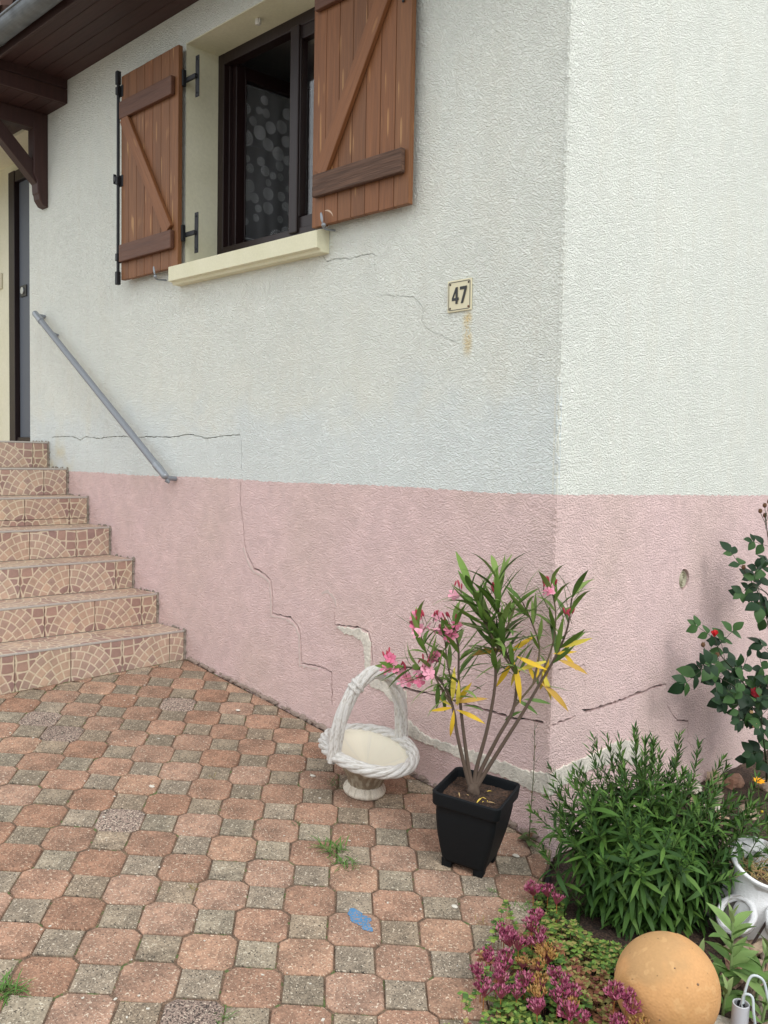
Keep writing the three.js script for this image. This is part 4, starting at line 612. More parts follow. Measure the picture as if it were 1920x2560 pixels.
{ // oleander
  const t = thing('oleander', 'leggy oleander shrub with pink flowers and yellowing lower leaves growing in the black pot', 'oleander', [-0.075, gy(-0.09, 0.33) + 0.258, 0.335]);
  const O = t.position.clone(), R = rngOf(2024), P = (a) => V(a[0], a[1], a[2]).sub(O);
  const bark = std({ color: C(0.125, 0.085, 0.06), bumpMap: smallGrit, bumpScale: 0.002, roughness: 0.8 }), young = std({ color: C(0.115, 0.085, 0.045), roughness: 0.6 });
  const G = [leafMat(0.115, 0.205, 0.04), leafMat(0.155, 0.25, 0.055), leafMat(0.095, 0.17, 0.04), leafMat(0.19, 0.275, 0.075)], Y = [leafMat(0.66, 0.43, 0.035), leafMat(0.6, 0.48, 0.07), leafMat(0.5, 0.3, 0.06)];
  const LG = [leafGeo(0.125, 0.0195, { curl: 0.45, fold: 0.18, seg: 5 }), leafGeo(0.115, 0.018, { curl: -0.2, fold: 0.22, seg: 5 }), leafGeo(0.135, 0.019, { curl: 0.85, fold: 0.15, seg: 5 }), leafGeo(0.1, 0.015, { curl: 0.9, fold: 0.12, seg: 5 })];
  const petal = leafGeo(0.019, 0.016, { curl: 0.7, fold: 0.05, seg: 3, belly: 0.68 }), tubeF = new THREE.CylinderGeometry(0.0035, 0.0015, 0.016, 6); tubeF.translate(0, -0.006, 0);
  const mkFlower = (open) => { const gs = [tubeF]; for (let k = 0; k < 5; k++) { const a = k / 5 * 6.283; gs.push(placed(petal, V(Math.cos(a) * 0.002, 0, Math.sin(a) * 0.002), V(Math.cos(a) * open, 1 - open * 0.75, Math.sin(a) * open), V(-Math.cos(a) * 0.4 - 0.5 * Math.sin(a), 1, -Math.sin(a) * 0.4 + 0.5 * Math.cos(a)))); } return merge(gs.map((g) => { g = g.index ? g.toNonIndexed() : g; return g; })); };
  const FG = [mkFlower(0.95), mkFlower(0.72), mkFlower(0.4)], pink = [leafMat(0.72, 0.24, 0.34, 0.7), leafMat(0.8, 0.36, 0.46, 0.7), leafMat(0.62, 0.16, 0.26, 0.7)];
  const budG = new THREE.SphereGeometry(0.0035, 8, 6); budG.scale(1, 3.2, 1); budG.translate(0, 0.009, 0); const budM = leafMat(0.4, 0.05, 0.08);
  const base = P([-0.077, -0.0, 0.332]);
  const stems = {
    S1: [[-0.088, 0.0, 0.338], [-0.099, 0.03, 0.34], [-0.133, 0.176, 0.359], [-0.149, 0.269, 0.367], [-0.179, 0.352, 0.391], [-0.215, 0.391, 0.424], [-0.262, 0.403, 0.47], [-0.305, 0.405, 0.515]],
    S1b: [[-0.149, 0.269, 0.367], [-0.195, 0.37, 0.407], [-0.222, 0.45, 0.425], [-0.246, 0.535, 0.442]],
    S2: [[-0.08, 0.0, 0.333], [-0.094, 0.035, 0.333], [-0.117, 0.176, 0.343], [-0.131, 0.28, 0.348], [-0.141, 0.385, 0.35], [-0.146, 0.472, 0.348], [-0.165, 0.55, 0.357]],
    S3: [[-0.077, 0.0, 0.33], [-0.082, 0.04, 0.32], [-0.061, 0.201, 0.285], [-0.051, 0.357, 0.261], [-0.057, 0.444, 0.261], [-0.084, 0.569, 0.278], [-0.124, 0.679, 0.309]],
    S4: [[-0.073, 0.0, 0.327], [-0.072, 0.04, 0.31], [-0.035, 0.167, 0.261], [-0.001, 0.273, 0.219], [-0.004, 0.389, 0.212], [-0.034, 0.475, 0.236], [-0.054, 0.586, 0.246], [-0.064, 0.70, 0.246]],
    S4b: [[-0.001, 0.273, 0.219], [0.042, 0.355, 0.169], [0.07, 0.43, 0.134], [0.083, 0.51, 0.115], [0.082, 0.605, 0.108], [0.066, 0.69, 0.117]],
    S5: [[-0.07, 0.0, 0.325], [-0.06, 0.04, 0.3], [-0.017, 0.156, 0.244], [0.022, 0.256, 0.197], [0.057, 0.355, 0.153], [0.09, 0.447, 0.113], [0.113, 0.542, 0.082], [0.119, 0.65, 0.067]],
    S6: [[0.042, 0.355, 0.169], [0.05, 0.477, 0.151], [0.028, 0.56, 0.165], [0.001, 0.631, 0.186]],
    S7: [[-0.057, 0.444, 0.261], [-0.02, 0.54, 0.25], [0.0, 0.62, 0.23]],
    S8: [[-0.131, 0.28, 0.348], [-0.17, 0.4, 0.37], [-0.19, 0.5, 0.37]],
    S9: [[-0.004, 0.389, 0.212], [-0.05, 0.5, 0.27], [-0.10, 0.61, 0.31]],
  };
  // [stem, from, to, node step, leaves per node, opening, size]
  const plan = [['S1', 0.55, 0.97, 0.03, 3, 0.75, 0.85], ['S1b', 0.2, 1, 0.028, 3, 0.62, 0.92], ['S2', 0.5, 1, 0.026, 3, 0.6, 0.98], ['S3', 0.55, 1, 0.02, 3, 0.62, 1.12], ['S4', 0.55, 1, 0.02, 3, 0.55, 1.12], ['S4b', 0.4, 1, 0.03, 3, 0.58, 1.05], ['S5', 0.55, 1, 0.03, 3, 0.52, 1.1], ['S6', 0.4, 1, 0.03, 3, 0.62, 0.92], ['S7', 0.3, 1, 0.022, 3, 0.62, 1.0], ['S8', 0.35, 1, 0.034, 3, 0.6, 0.85], ['S9', 0.4, 1, 0.022, 3, 0.6, 1.02]];
  const leaf = (p, d, face, s, m, g) => place(mesh('leaf', g, m, t), p, d, face, s);
  for (const [k, pts] of Object.entries(stems)) { const b = k.length > 2 || +k[1] > 5, top = b ? 0.0022 : 0.0028; mesh('stem', taper(pts.map(P), b ? 0.0042 : 0.0078, top, 30, 7), b ? young : bark, t); }
  mesh('stem_base', (() => { const g = lumpy(0.02, 8, 0.3, 2, 1, 1.3, 1); g.translate(base.x, 0.0, base.z); return g; })(), bark, t);
  for (const [k, f, to, step, n, op, size] of plan) {
    const c = new THREE.CatmullRomCurve3(stems[k].map(P)), L = c.getLength() * (to - f), nn = Math.max(2, Math.round(L / step)); let ph = R() * 6;
    for (let i = 0; i <= nn; i++) { const s = Math.min(0.999, f + (to - f) * i / nn), p = c.getPointAt(s), tn = c.getTangentAt(s).normalize(); ph += 1.05; const q = i / nn;
      const u = new THREE.Vector3().crossVectors(tn, V(0.3, 0.2, 1)).normalize(), w = new THREE.Vector3().crossVectors(tn, u);
      for (let j = 0; j < n; j++) { if (R() < 0.24) continue; const a = ph + j / n * 6.283 + 0.4 * (R() - 0.5), o = op * (1.75 - 0.95 * q) + 0.45 * (R() - 0.5);
        const rad = u.clone().multiplyScalar(Math.cos(a)).addScaledVector(w, Math.sin(a)), d = tn.clone().multiplyScalar(Math.cos(o)).addScaledVector(rad, Math.sin(o)).add(V(0, 0.22 * (R() - 0.55), 0));
        leaf(p, d, tn.clone().addScaledVector(rad, -0.9), size * (0.72 + 0.42 * Math.sin(Math.PI * (0.25 + 0.6 * (1 - q)))) * (0.8 + 0.4 * R()), G[Math.floor(R() * 4)], LG[Math.floor(R() * 3.2)]); } }
  }
  // yellow leaves low on the stems and drooping
  for (const [x, y, z, dx, dy, dz, s, m] of [[-0.141, 0.262, 0.37, 0.1, -0.9, 0.25, 0.8, 0], [-0.145, 0.27, 0.37, -0.75, -0.25, 0.3, 0.75, 0], [-0.14, 0.28, 0.365, 0.55, 0.75, -0.1, 1.0, 0], [-0.138, 0.262, 0.362, 0.8, -0.15, -0.3, 0.85, 0], [-0.15, 0.29, 0.37, 0.15, 0.9, 0.1, 0.95, 1], [-0.135, 0.275, 0.36, 0.4, 0.5, 0.4, 0.8, 1], [-0.15, 0.275, 0.375, -0.6, 0.35, 0.2, 0.6, 1], [-0.142, 0.285, 0.365, 0.85, 0.35, -0.5, 0.9, 2],
    [-0.004, 0.43, 0.22, 0.5, -0.8, 0.25, 1.1, 0], [0.0, 0.45, 0.215, 0.75, -0.35, -0.4, 1.0, 0], [-0.01, 0.43, 0.22, -0.4, -0.8, 0.3, 0.95, 0], [-0.02, 0.46, 0.23, 0.55, 0.55, -0.4, 0.9, 0], [-0.03, 0.47, 0.24, -0.9, -0.05, 0.5, 1.2, 2], [0.005, 0.4, 0.21, 0.7, 0.4, -0.5, 0.9, 1], [0.0, 0.41, 0.21, -0.15, -0.9, 0.2, 0.6, 1],
    [0.075, 0.45, 0.13, -0.05, -0.95, 0.2, 1.1, 0], [0.085, 0.46, 0.12, 0.5, 0.05, -0.45, 0.7, 0], [0.06, 0.4, 0.145, 0.35, -0.8, -0.1, 0.9, 1], [0.045, 0.36, 0.165, -0.3, 0.85, 0.2, 0.75, 0], [0.05, 0.365, 0.16, 0.05, 0.9, 0, 0.65, 0], [0.1, 0.48, 0.1, 0.75, 0.3, -0.45, 1.0, 1], [0.1, 0.47, 0.1, 0.6, -0.55, -0.4, 0.8, 0], [0.058, 0.36, 0.15, 0.8, -0.55, -0.35, 1.15, 2], [0.095, 0.44, 0.11, 0.8, -0.2, -0.5, 1.0, 2]])
    leaf(P([x, y, z]), V(dx, dy, dz), V(0.6, 0.5, 0.6), s, Y[m], LG[m === 2 ? 2 : (s * 10 | 0) % 3]);
  for (const [x, y, z, dx, dy, dz, s] of [[-0.19, 0.36, 0.4, 0.1, -0.95, 0.1, 0.9], [-0.18, 0.34, 0.39, 0.25, -0.85, 0, 0.8], [0.02, 0.3, 0.19, 0.9, 0.1, -0.5, 0.75], [-0.005, 0.3, 0.21, 0.9, -0.35, -0.5, 0.8], [0.02, 0.26, 0.2, -0.8, -0.35, 0.4, 0.7]]) leaf(P([x, y, z]), V(dx, dy, dz), V(0.6, 0.6, 0.6), s, G[2], LG[2]);
  // flower heads: [centre, spread, blooms, buds]
  for (const [c, sp, n, nb] of [[[-0.19, 0.535, 0.385], 0.03, 5, 3], [[-0.235, 0.38, 0.45], 0.022, 5, 2], [[-0.312, 0.412, 0.522], 0.026, 6, 5], [[-0.272, 0.372, 0.485], 0.022, 5, 3], [[-0.218, 0.40, 0.43], 0.024, 5, 2], [[-0.205, 0.447, 0.415], 0.014, 3, 0], [[-0.25, 0.548, 0.446], 0.03, 6, 4], [[-0.205, 0.558, 0.405], 0.022, 4, 3], [[-0.168, 0.54, 0.37], 0.026, 5, 3], [[0.066, 0.672, 0.122], 0.022, 4, 6], [[0.118, 0.575, 0.08], 0.016, 0, 4], [[-0.155, 0.66, 0.34], 0.018, 1, 4], [[-0.07, 0.66, 0.26], 0.014, 0, 4]]) {
    const cc = P(c);
    for (let k = 0; k < n * 0.72; k++) { const d = V(R() - 0.3, R() * 0.9 - 0.15, R() - 0.3).normalize(), q = cc.clone().addScaledVector(V(R() - 0.5, R() - 0.5, R() - 0.5), sp * 2); place(mesh('flower', FG[Math.floor(R() * 2.5)], pink[Math.floor(R() * 2.6)], t), q, d.add(V(0.35, 0.2, 0.4)), V(R() - 0.5, 1, R() - 0.5), 0.95 + 0.35 * R()); }
    for (let k = 0; k < nb; k++) { const d = V(R() - 0.5, 0.9, R() - 0.5).normalize(), q = cc.clone().addScaledVector(V(R() - 0.5, 0.4 + R() * 0.5, R() - 0.5), sp * 1.8); place(mesh('flower_bud', budG, budM, t), q, d, V(0, 0, 1), 0.8 + 0.5 * R()); const s = mesh('flower_stalk', new THREE.CylinderGeometry(0.0009, 0.0012, 0.03, 5), young, t); place(s, q.clone().addScaledVector(d, -0.014), d, V(0, 0, 1)); }
  }
}
// ------------------------------------------------------------------ flower bed
{ // big green leafy perennial at the house corner
  const bx = 0.42, bz = 0.07, t = thing('leafy_perennial', 'bushy dark green perennial with narrow leaves at the corner of the house', 'shrub', [bx, bedY(bx, bz) - 0.005, bz]);
  const R = rngOf(555), L = [leafGeo(0.084, 0.0145, { curl: 0.7, fold: 0.2, seg: 4 }), leafGeo(0.076, 0.013, { curl: 0.35, fold: 0.25, seg: 4 }), leafGeo(0.095, 0.0155, { curl: 1.1, fold: 0.15, seg: 4 })], S = leafGeo(0.037, 0.0075, { curl: 0.1, fold: 0.2, seg: 2 });
  const G = [[0.044, 0.10, 0.02], [0.064, 0.138, 0.026], [0.03, 0.073, 0.017], [0.088, 0.168, 0.032]], GM = G.map((c) => leafMat(...c)), sm = leafMat(0.06, 0.09, 0.03, 0.7);
  const cam = camera.position.clone().sub(t.position), list = [], stems = [];
  const N = 122;
  for (let k = 0; k < N; k++) {
    const a = k * 2.39996 + R() * 0.3, q = Math.sqrt((k + 0.5) / N), r0 = 0.13 * q, out = q * (0.14 + 0.09 * R()), H = lerp(0.52, 0.31, q * q) * (0.74 + 0.46 * R()) + (k % 11 === 0 ? 0.06 : 0);
    const al = Math.cos(a) * 1.18 + 0.08, de = Math.sin(a) * 0.86, ex = al * 0.72 + de * 0.7, ez = -al * 0.72 + de * 0.7;
    const p0 = V(ex * r0, 0, ez * r0), p2 = V(ex * (r0 + out), H, ez * (r0 + out)), p1 = p0.clone().lerp(p2, 0.45).add(V(-ex * out * 0.2, H * 0.1, -ez * out * 0.2));
    stems.push([p0, p1, p2]);
  }
  for (const [x, h, z] of [[0.06, 0.60, -0.10], [-0.02, 0.56, -0.08], [0.0, 0.585, -0.04], [-0.085, 0.57, 0.02], [-0.12, 0.49, 0.10], [0.12, 0.585, -0.12], [0.02, 0.52, 0.06], [-0.17, 0.36, 0.22], [-0.21, 0.24, 0.26], [0.3, 0.44, -0.12], [0.33, 0.4, -0.2], [0.27, 0.48, -0.22]]) stems.push([V(x * 0.5, 0, z * 0.5), V(x * 0.8, h * 0.55, z * 0.8), V(x, h, z)]);
  const sg = [];
  for (const st of stems) {
    const c = new THREE.CatmullRomCurve3(st), len = c.getLength(), n = Math.round(len / 0.0085); sg.push(taper(st, 0.0028, 0.0011, 8, 5)); let ph = R() * 6;
    for (let i = 3; i <= n; i++) { const s = i / n, p = c.getPointAt(Math.min(0.999, s)), tn = c.getTangentAt(Math.min(0.999, s)); ph += 2.39996;
      const u = new THREE.Vector3().crossVectors(tn, V(0.2, 0.1, 1)).normalize(), w = new THREE.Vector3().crossVectors(tn, u), rad = u.multiplyScalar(Math.cos(ph)).addScaledVector(w, Math.sin(ph));
      const tip = sstep(0.62, 0.95, s), o = lerp(1.25, 0.5, tip) + 0.3 * (R() - 0.5); const d = tn.clone().multiplyScalar(Math.cos(o)).addScaledVector(rad, Math.sin(o)); d.y -= 0.15 * (1 - tip);
      const size = (1 - tip) * (0.75 + 0.45 * R()) + tip * (0.75 + 0.5 * R()); 
      list.push({ p, d, f: tn.clone().addScaledVector(rad, -0.2), g: tip > 0.55 ? S : L[Math.floor(R() * 3)], s: size * (s < 0.2 ? 0.9 : 1), c: Math.min(3, Math.floor(R() * 3.3 + tip * 0.8)), k: p.distanceTo(cam) * (tip > 0.55 ? 2 : 1) * (p.y < 0.12 ? 1.1 : 1) });
      if (tip > 0.1 && R() < 0.75) { const rad2 = rad.clone().multiplyScalar(-1); list.push({ p: p.clone(), d: tn.clone().multiplyScalar(0.75).addScaledVector(rad2, 0.6), f: tn, g: S, s: 0.7 + 0.5 * R(), c: Math.floor(R() * 4), k: 99 }); } }
  }
  mesh('stems', merge(sg), sm, t);
  list.sort((a, b) => a.k - b.k);
  list.slice(0, 290).forEach((l) => place(mesh('leaf', l.g, GM[l.c], t), l.p, l.d, l.f, l.s));
  mesh('foliage', merge(list.slice(290).map((l) => tint(placed(l.g, l.p, l.d, l.f, l.s), C(...G[l.c])))), new THREE.MeshPhysicalMaterial({ vertexColors: true, roughness: 0.5, side: 2, specularIntensity: 0.35 }), t).userData.kind = 'stuff';
}
{ // terracotta ball
  const r = 0.135, x = 0.757, z = 0.535, t = thing('terracotta_ball', 'large ochre terracotta garden ball lying in front of the leafy perennial', 'garden ball', [x, bedY(x, z) - 0.022, z]);
  const map = tex(512, 256, (u, v) => { const n = fbm(u * 8, v * 4, 8, 701, 5, 4), m = vnoise(u * 200, v * 100, 200, 703, 100), s = vnoise(u * 60, v * 30, 60, 705, 30); let k = 1 + 0.1 * (n - 0.5) + 0.05 * (m - 0.5); const bl = sstep(0.5, 0.68, fbm(u * 5, v * 3, 5, 719, 5, 3)) * 0.55, sp = sstep(0.62, 0.72, fbm(u * 30, v * 15, 30, 723, 3, 15)); let c = [0.785 * k, 0.59 * k, 0.38 * k + 0.03 * (n - 0.5)].map((q, i) => lerp(lerp(q, [0.66, 0.53, 0.36][i], bl), [0.85, 0.68, 0.47][i], sp * 0.35)); if (s > 0.955) c = c.map((q) => q * 0.75); return c; }, true);
  const m = std({ map, bumpMap: tex(512, 256, (u, v) => 0.6 * vnoise(u * 160, v * 80, 160, 711, 80) + 0.4 * fbm(u * 12, v * 6, 12, 713, 4, 6), false), bumpScale: 0.0012, roughness: 0.72 });
  const g = new THREE.SphereGeometry(r, 72, 48); g.rotateZ(Math.PI / 2); g.rotateY(Math.PI / 4); g.translate(0, r, 0); mesh('ball', g, m, t);
  const seam = new THREE.TorusGeometry(r - 0.0003, 0.0016, 6, 60, 0.9); seam.rotateY(0.9); seam.rotateZ(0.55); seam.translate(0, r, 0); mesh('seam_ridge', seam, m, t);
  for (const [a, b, s] of [[0.4, 0.55, 0.003], [2.6, 0.2, 0.004], [1.2, -0.1, 0.002], [0.9, 0.85, 0.002]]) { const q = lumpy(s, 40 + a * 10 | 0, 0.4, 1); q.translate(Math.cos(b) * Math.cos(a) * r, r + Math.sin(b) * r, Math.cos(b) * Math.sin(a) * r); mesh('chip', q, std({ color: C(0.2, 0.13, 0.08) }), t); }
}
{ // stonecrop mat with flower heads
  const ox = 0.52, oz = 0.66, t = thing('stonecrop', 'mat of green and reddish stonecrop with magenta flower heads along the edge of the pavers', 'stonecrop', [ox, bedY(ox, oz), oz]);
  const R = rngOf(808), L = [leafGeo(0.0175, 0.016, { curl: 0.5, fold: -0.25, seg: 2, belly: 0.6 }), leafGeo(0.015, 0.013, { curl: 0.2, fold: -0.2, seg: 2, belly: 0.62 })];
  const cols = [[0.10, 0.19, 0.04], [0.15, 0.25, 0.05], [0.22, 0.29, 0.06], [0.06, 0.12, 0.03], [0.27, 0.24, 0.08], [0.26, 0.12, 0.06], [0.2, 0.065, 0.05]];
  const fol = [], st = [];
  const inside = (x, z) => { const s = (x - 0.03) * 0.894 - (z - 0.09) * 0.447; return s > -0.05 && s < 0.42 && z > 0.22 && z < 1.15 && Math.hypot(x - 0.757, z - 0.535) > 0.1 && !(s > 0.12 && z < 0.34) && !(x > 0.86 && z < 0.5); };
  for (let k = 0; k < 3600; k++) {
    const x = 0.05 + 1.0 * R(), z = 0.2 + 0.95 * R(); if (!inside(x, z)) continue; const s = (x - 0.03) * 0.894 - (z - 0.09) * 0.447; if (s < 0.03 && (R() < 0.8 || z < 0.5)) continue;
    const h = 0.012 + 0.055 * R() * (0.25 + 1.1 * fbm(x * 9, z * 9, 99, 3, 2)), p = V(x - ox, bedY(x, z) - t.position.y + h + (s < 0 ? 0.05 : 0), z - oz);
    const zone = fbm(x * 7 + 3, z * 7 + 3, 99, 17, 3), lean = V(R() - 0.5, 2.2, R() - 0.5).normalize(); st.push(taper([[p.x + 0.01 * (R() - 0.5), p.y - h - 0.01, p.z], [p.x, p.y, p.z]], 0.0012, 0.001, 2, 4));
    const lay = 1 + Math.floor(R() * 2.3); for (let l = 0; l < lay; l++) for (let j = 0; j < 4; j++) { const a = j / 4 * 6.283 + l * 0.78 + R(), d = V(Math.cos(a), 0.25 + 0.35 * l, Math.sin(a)); const ci = zone > 0.47 && z > 0.5 ? (R() < 0.6 ? 5 + (R() < 0.4 ? 1 : 0) : 4) : Math.floor(R() * (zone < 0.45 ? 4.2 : 5)); fol.push(tint(placed(L[l % 2], p.clone().addScaledVector(lean, l * 0.006), d, lean, (0.75 + 0.5 * R()) * (1 - 0.2 * l)), C(...cols[ci]))); }
  }
  mesh('foliage', merge(fol), new THREE.MeshPhysicalMaterial({ vertexColors: true, roughness: 0.5, side: 2, specularIntensity: 0.5 }), t).userData.kind = 'stuff';
  mesh('stems', merge(st), std({ color: C(0.3, 0.12, 0.09) }), t);
  const fl = leafGeo(0.011, 0.004, { curl: -0.2, fold: 0.3, seg: 2 }), mag = [[0.27, 0.035, 0.095], [0.34, 0.065, 0.14], [0.19, 0.022, 0.06], [0.44, 0.15, 0.21]], fm = new THREE.MeshPhysicalMaterial({ vertexColors: true, roughness: 0.6, side: 2 }), om = leafMat(0.35, 0.14, 0.04, 0.7);
  const head = (seed, rust) => { const q = rngOf(seed), gs = []; for (let k = 0; k < 26; k++) { const a = q() * 6.283, rr = Math.sqrt(q()) * 0.021, y = 0.016 - rr * 0.5 + 0.006 * q(); const c = V(Math.cos(a) * rr, y, Math.sin(a) * rr); for (let j = 0; j < 4; j++) { const b = j / 4 * 6.283 + q(); gs.push(tint(placed(fl, c, V(Math.cos(b) * 0.5 + Math.cos(a) * 0.3, 1, Math.sin(b) * 0.5 + Math.sin(a) * 0.3), V(Math.cos(b), 0.2, Math.sin(b)), 0.8 + 0.5 * q()), rust ? C(0.36, 0.16 + 0.06 * q(), 0.05) : C(...mag[Math.floor(q() * 4)]))); } const s = taper([[0, -0.012, 0], [c.x, c.y, c.z]], 0.0011, 0.0009, 2, 4); gs.push(tint(s, C(0.3, 0.06, 0.09))); } return merge(gs); };
  const HG = [head(1), head(2), head(3)], HR = head(4, true);
  for (const [x, z, h, ru] of [[0.20, 0.36, 0.06, 0], [0.235, 0.33, 0.06, 0], [0.29, 0.36, 0.07, 0], [0.315, 0.50, 0.075, 0], [0.335, 0.555, 0.075, 0], [0.35, 0.53, 0.05, 0], [0.30, 0.64, 0.07, 0], [0.335, 0.66, 0.07, 0], [0.36, 0.65, 0.065, 0], [0.325, 0.75, 0.06, 0], [0.35, 0.77, 0.06, 0], [0.385, 0.75, 0.05, 0], [0.385, 0.85, 0.05, 0], [0.43, 0.82, 0.06, 0], [0.52, 0.70, 0.07, 0], [0.55, 0.71, 0.06, 0], [0.59, 0.73, 0.06, 0], [0.57, 0.76, 0.05, 0], [0.70, 0.70, 0.10, 0], [0.725, 0.685, 0.1, 0], [0.75, 0.70, 0.085, 0], [0.74, 0.75, 0.06, 0], [0.82, 0.72, 0.05, 0], [0.46, 0.86, 0.05, 0], [0.49, 0.83, 0.05, 0], [0.56, 0.84, 0.05, 0], [0.63, 0.80, 0.055, 0], [0.66, 0.78, 0.05, 0], [0.40, 0.80, 0.055, 0], [0.36, 0.83, 0.05, 0], [0.42, 0.88, 0.045, 0], [0.47, 0.77, 0.05, 0], [0.36, 0.71, 0.05, 0], [0.38, 0.58, 0.05, 0], [0.45, 0.68, 0.05, 1], [0.50, 0.74, 0.045, 1], [0.53, 0.79, 0.045, 1], [0.61, 0.76, 0.045, 1], [0.42, 0.6, 0.05, 1], [0.44, 0.62, 0.05, 1], [0.41, 0.7, 0.05, 1], [0.78, 0.71, 0.06, 1]]) {
    const m = mesh('flower_head', ru ? HR : HG[Math.floor(R() * 3)], fm, t); const y = bedY(x, z) + h + 0.028; m.position.set(x - ox, y - t.position.y, z - oz); m.rotation.set(0.5 * (R() - 0.5), R() * 6, 0.5 * (R() - 0.5)); m.scale.setScalar(0.85 + 0.4 * R()); if (ru) m.userData.label = 'faded rusty flower head';
    mesh('flower_stalk', taper([[x - ox + 0.015 * (R() - 0.5), y - t.position.y - h - 0.03, z - oz], [x - ox, y - t.position.y - 0.004, z - oz]], 0.0018, 0.0013, 3, 5), om, t); }
}
{ // white planter with pockets
  const t = thing('strawberry_planter', 'chipped white planter with lipped side pockets and dry grass, half behind the leafy perennial', 'planter', [0.735, bedY(0.735, -0.08) - 0.035, -0.08]); t.rotation.set(0.06, 0.3, -0.06);
  const m = std({ map: tex(512, 512, (u, v) => { const n = fbm(u * 5, v * 5, 5, 721, 5), d = sstep(0.56, 0.7, fbm(u * 9, v * 9, 9, 727, 5)); const k = 0.93 + 0.06 * (n - 0.5); return [lerp(k, 0.6, d * 0.6), lerp(k, 0.57, d * 0.6), lerp(k * 1.0, 0.54, d * 0.6)]; }, true, 1, 1), bumpMap: rep(grit, 2), bumpScale: 0.002, roughness: 0.5 });
  const lathe = (pts) => new THREE.LatheGeometry(pts.map((p) => new THREE.Vector2(...p)), 48);
  const body = lathe([[0.0, 0.0], [0.066, 0.0], [0.072, 0.01], [0.084, 0.06], [0.09, 0.12], [0.088, 0.17], [0.083, 0.21], [0.081, 0.235], [0.083, 0.258], [0.09, 0.275], [0.096, 0.284], [0.097, 0.292], [0.09, 0.297], [0.082, 0.29], [0.075, 0.265], [0.07, 0.22]]);
  { const p = body.attributes.position; for (let i = 0; i < p.count; i++) { const y = p.getY(i), a = Math.atan2(p.getZ(i), p.getX(i)); if (y > 0.2) p.setY(i, y + (y - 0.2) * 0.38 * Math.cos(a - 3.9) ); } body.computeVertexNormals(); }
  mesh('pot_body', body, m, t);
  for (const [a, y] of [[2.05, 0.15], [0.8, 0.155], [3.6, 0.15]]) { const pk = new THREE.Group(); pk.name = 'pocket'; pk.position.set(Math.cos(a) * 0.112, y, Math.sin(a) * 0.112); pk.rotation.set(0, Math.PI / 2 - a, 0); t.add(pk);
    const cup = lathe([[0.052, 0.012], [0.056, 0.003], [0.053, -0.006], [0.046, -0.03], [0.036, -0.052], [0.02, -0.066], [0.0, -0.07]]); cup.rotateX(0.78); const lip = new THREE.TorusGeometry(0.053, 0.0105, 12, 40); lip.rotateX(Math.PI / 2 + 0.78); lip.translate(0, 0.006, 0.005);
    const c2 = lathe([[0.046, 0.008], [0.042, -0.02], [0.03, -0.042], [0.0, -0.055]]); c2.rotateX(0.78);
    mesh('pocket_cup', cup, m, pk); mesh('pocket_lip', lip, m, pk); mesh('pocket_hollow', c2, std({ color: C(0.09, 0.08, 0.07), roughness: 0.95, side: 2 }), pk); }
  const R = rngOf(91), hay = []; for (let k = 0; k < 130; k++) { const a = R() * 6.28, r = 0.06 * Math.sqrt(R()), b = R() * 6.28, l = 0.03 + 0.06 * R(); const p = V(Math.cos(a) * r, 0.245 + 0.03 * R(), Math.sin(a) * r), q = p.clone().add(V(Math.cos(b) * l * 0.7, l * 0.35 * R(), Math.sin(b) * l * 0.7)); const mid = p.clone().lerp(q, 0.5).add(V(0, 0.008, 0)); hay.push(tint(taper([p, mid, q], 0.0011, 0.0007, 4, 4), C(0.32 + 0.2 * R(), 0.24 + 0.12 * R(), 0.13))); }
  const disc = new THREE.CircleGeometry(0.066, 24); disc.rotateX(-Math.PI / 2); disc.translate(0, 0.238, 0); hay.push(tint(disc, C(0.12, 0.08, 0.05))); mesh('dry_grass', merge(hay), new THREE.MeshStandardMaterial({ vertexColors: true, roughness: 1 }), t).userData.kind = 'stuff';
}
{ // pale green broad-leaved plant
  const x = 0.825, z = 0.30, t = thing('broad_leaved_plant', 'young pale green plant with broad pointed leaves to the right of the terracotta ball', 'plant', [x, bedY(x, z), z]);
  const R = rngOf(1212), L = [leafGeo(0.085, 0.03, { curl: 0.6, fold: 0.25, seg: 6, belly: 0.4 }), leafGeo(0.075, 0.024, { curl: 0.2, fold: 0.35, seg: 6, belly: 0.42 }), leafGeo(0.1, 0.034, { curl: 0.9, fold: 0.15, seg: 6, belly: 0.38 })], G = [leafMat(0.14, 0.24, 0.065, 0.6), leafMat(0.19, 0.29, 0.09, 0.6), leafMat(0.11, 0.2, 0.05, 0.6), leafMat(0.25, 0.33, 0.13, 0.6)], sm = leafMat(0.22, 0.3, 0.12);
  for (const [dx, dz, H, lx, n] of [[0, 0, 0.25, 0.0, 22], [0.05, -0.05, 0.17, 0.03, 14], [-0.05, 0.02, 0.11, -0.03, 8], [0.1, 0.03, 0.12, 0.03, 8], [0.02, 0.09, 0.09, 0.01, 7]]) {
    const pts = [V(dx, -0.01, dz), V(dx + lx * 0.4, H * 0.55, dz), V(dx + lx, H, dz)]; mesh('stem', taper(pts, 0.005, 0.0025, 10, 7), sm, t); const c = new THREE.CatmullRomCurve3(pts); let ph = R() * 6;
    for (let k = 0; k < n; k++) { const s = 0.12 + 0.87 * k / (n - 1), p = c.getPointAt(s), top = k > n - 4; ph += 1.57 + (k % 2 ? 1.57 : 0); const o = top ? 0.28 : 1.0 - 0.3 * s, d = V(Math.cos(ph) * Math.sin(o), Math.cos(o), Math.sin(ph) * Math.sin(o)); place(mesh('leaf', L[Math.floor(R() * 3)], G[top ? 3 : Math.floor(R() * 3)], t), p, d, V(-Math.cos(ph) * 0.7, 1, -Math.sin(ph) * 0.7), (top ? 0.7 : 1.15) * (0.8 + 0.35 * R())); } }
}
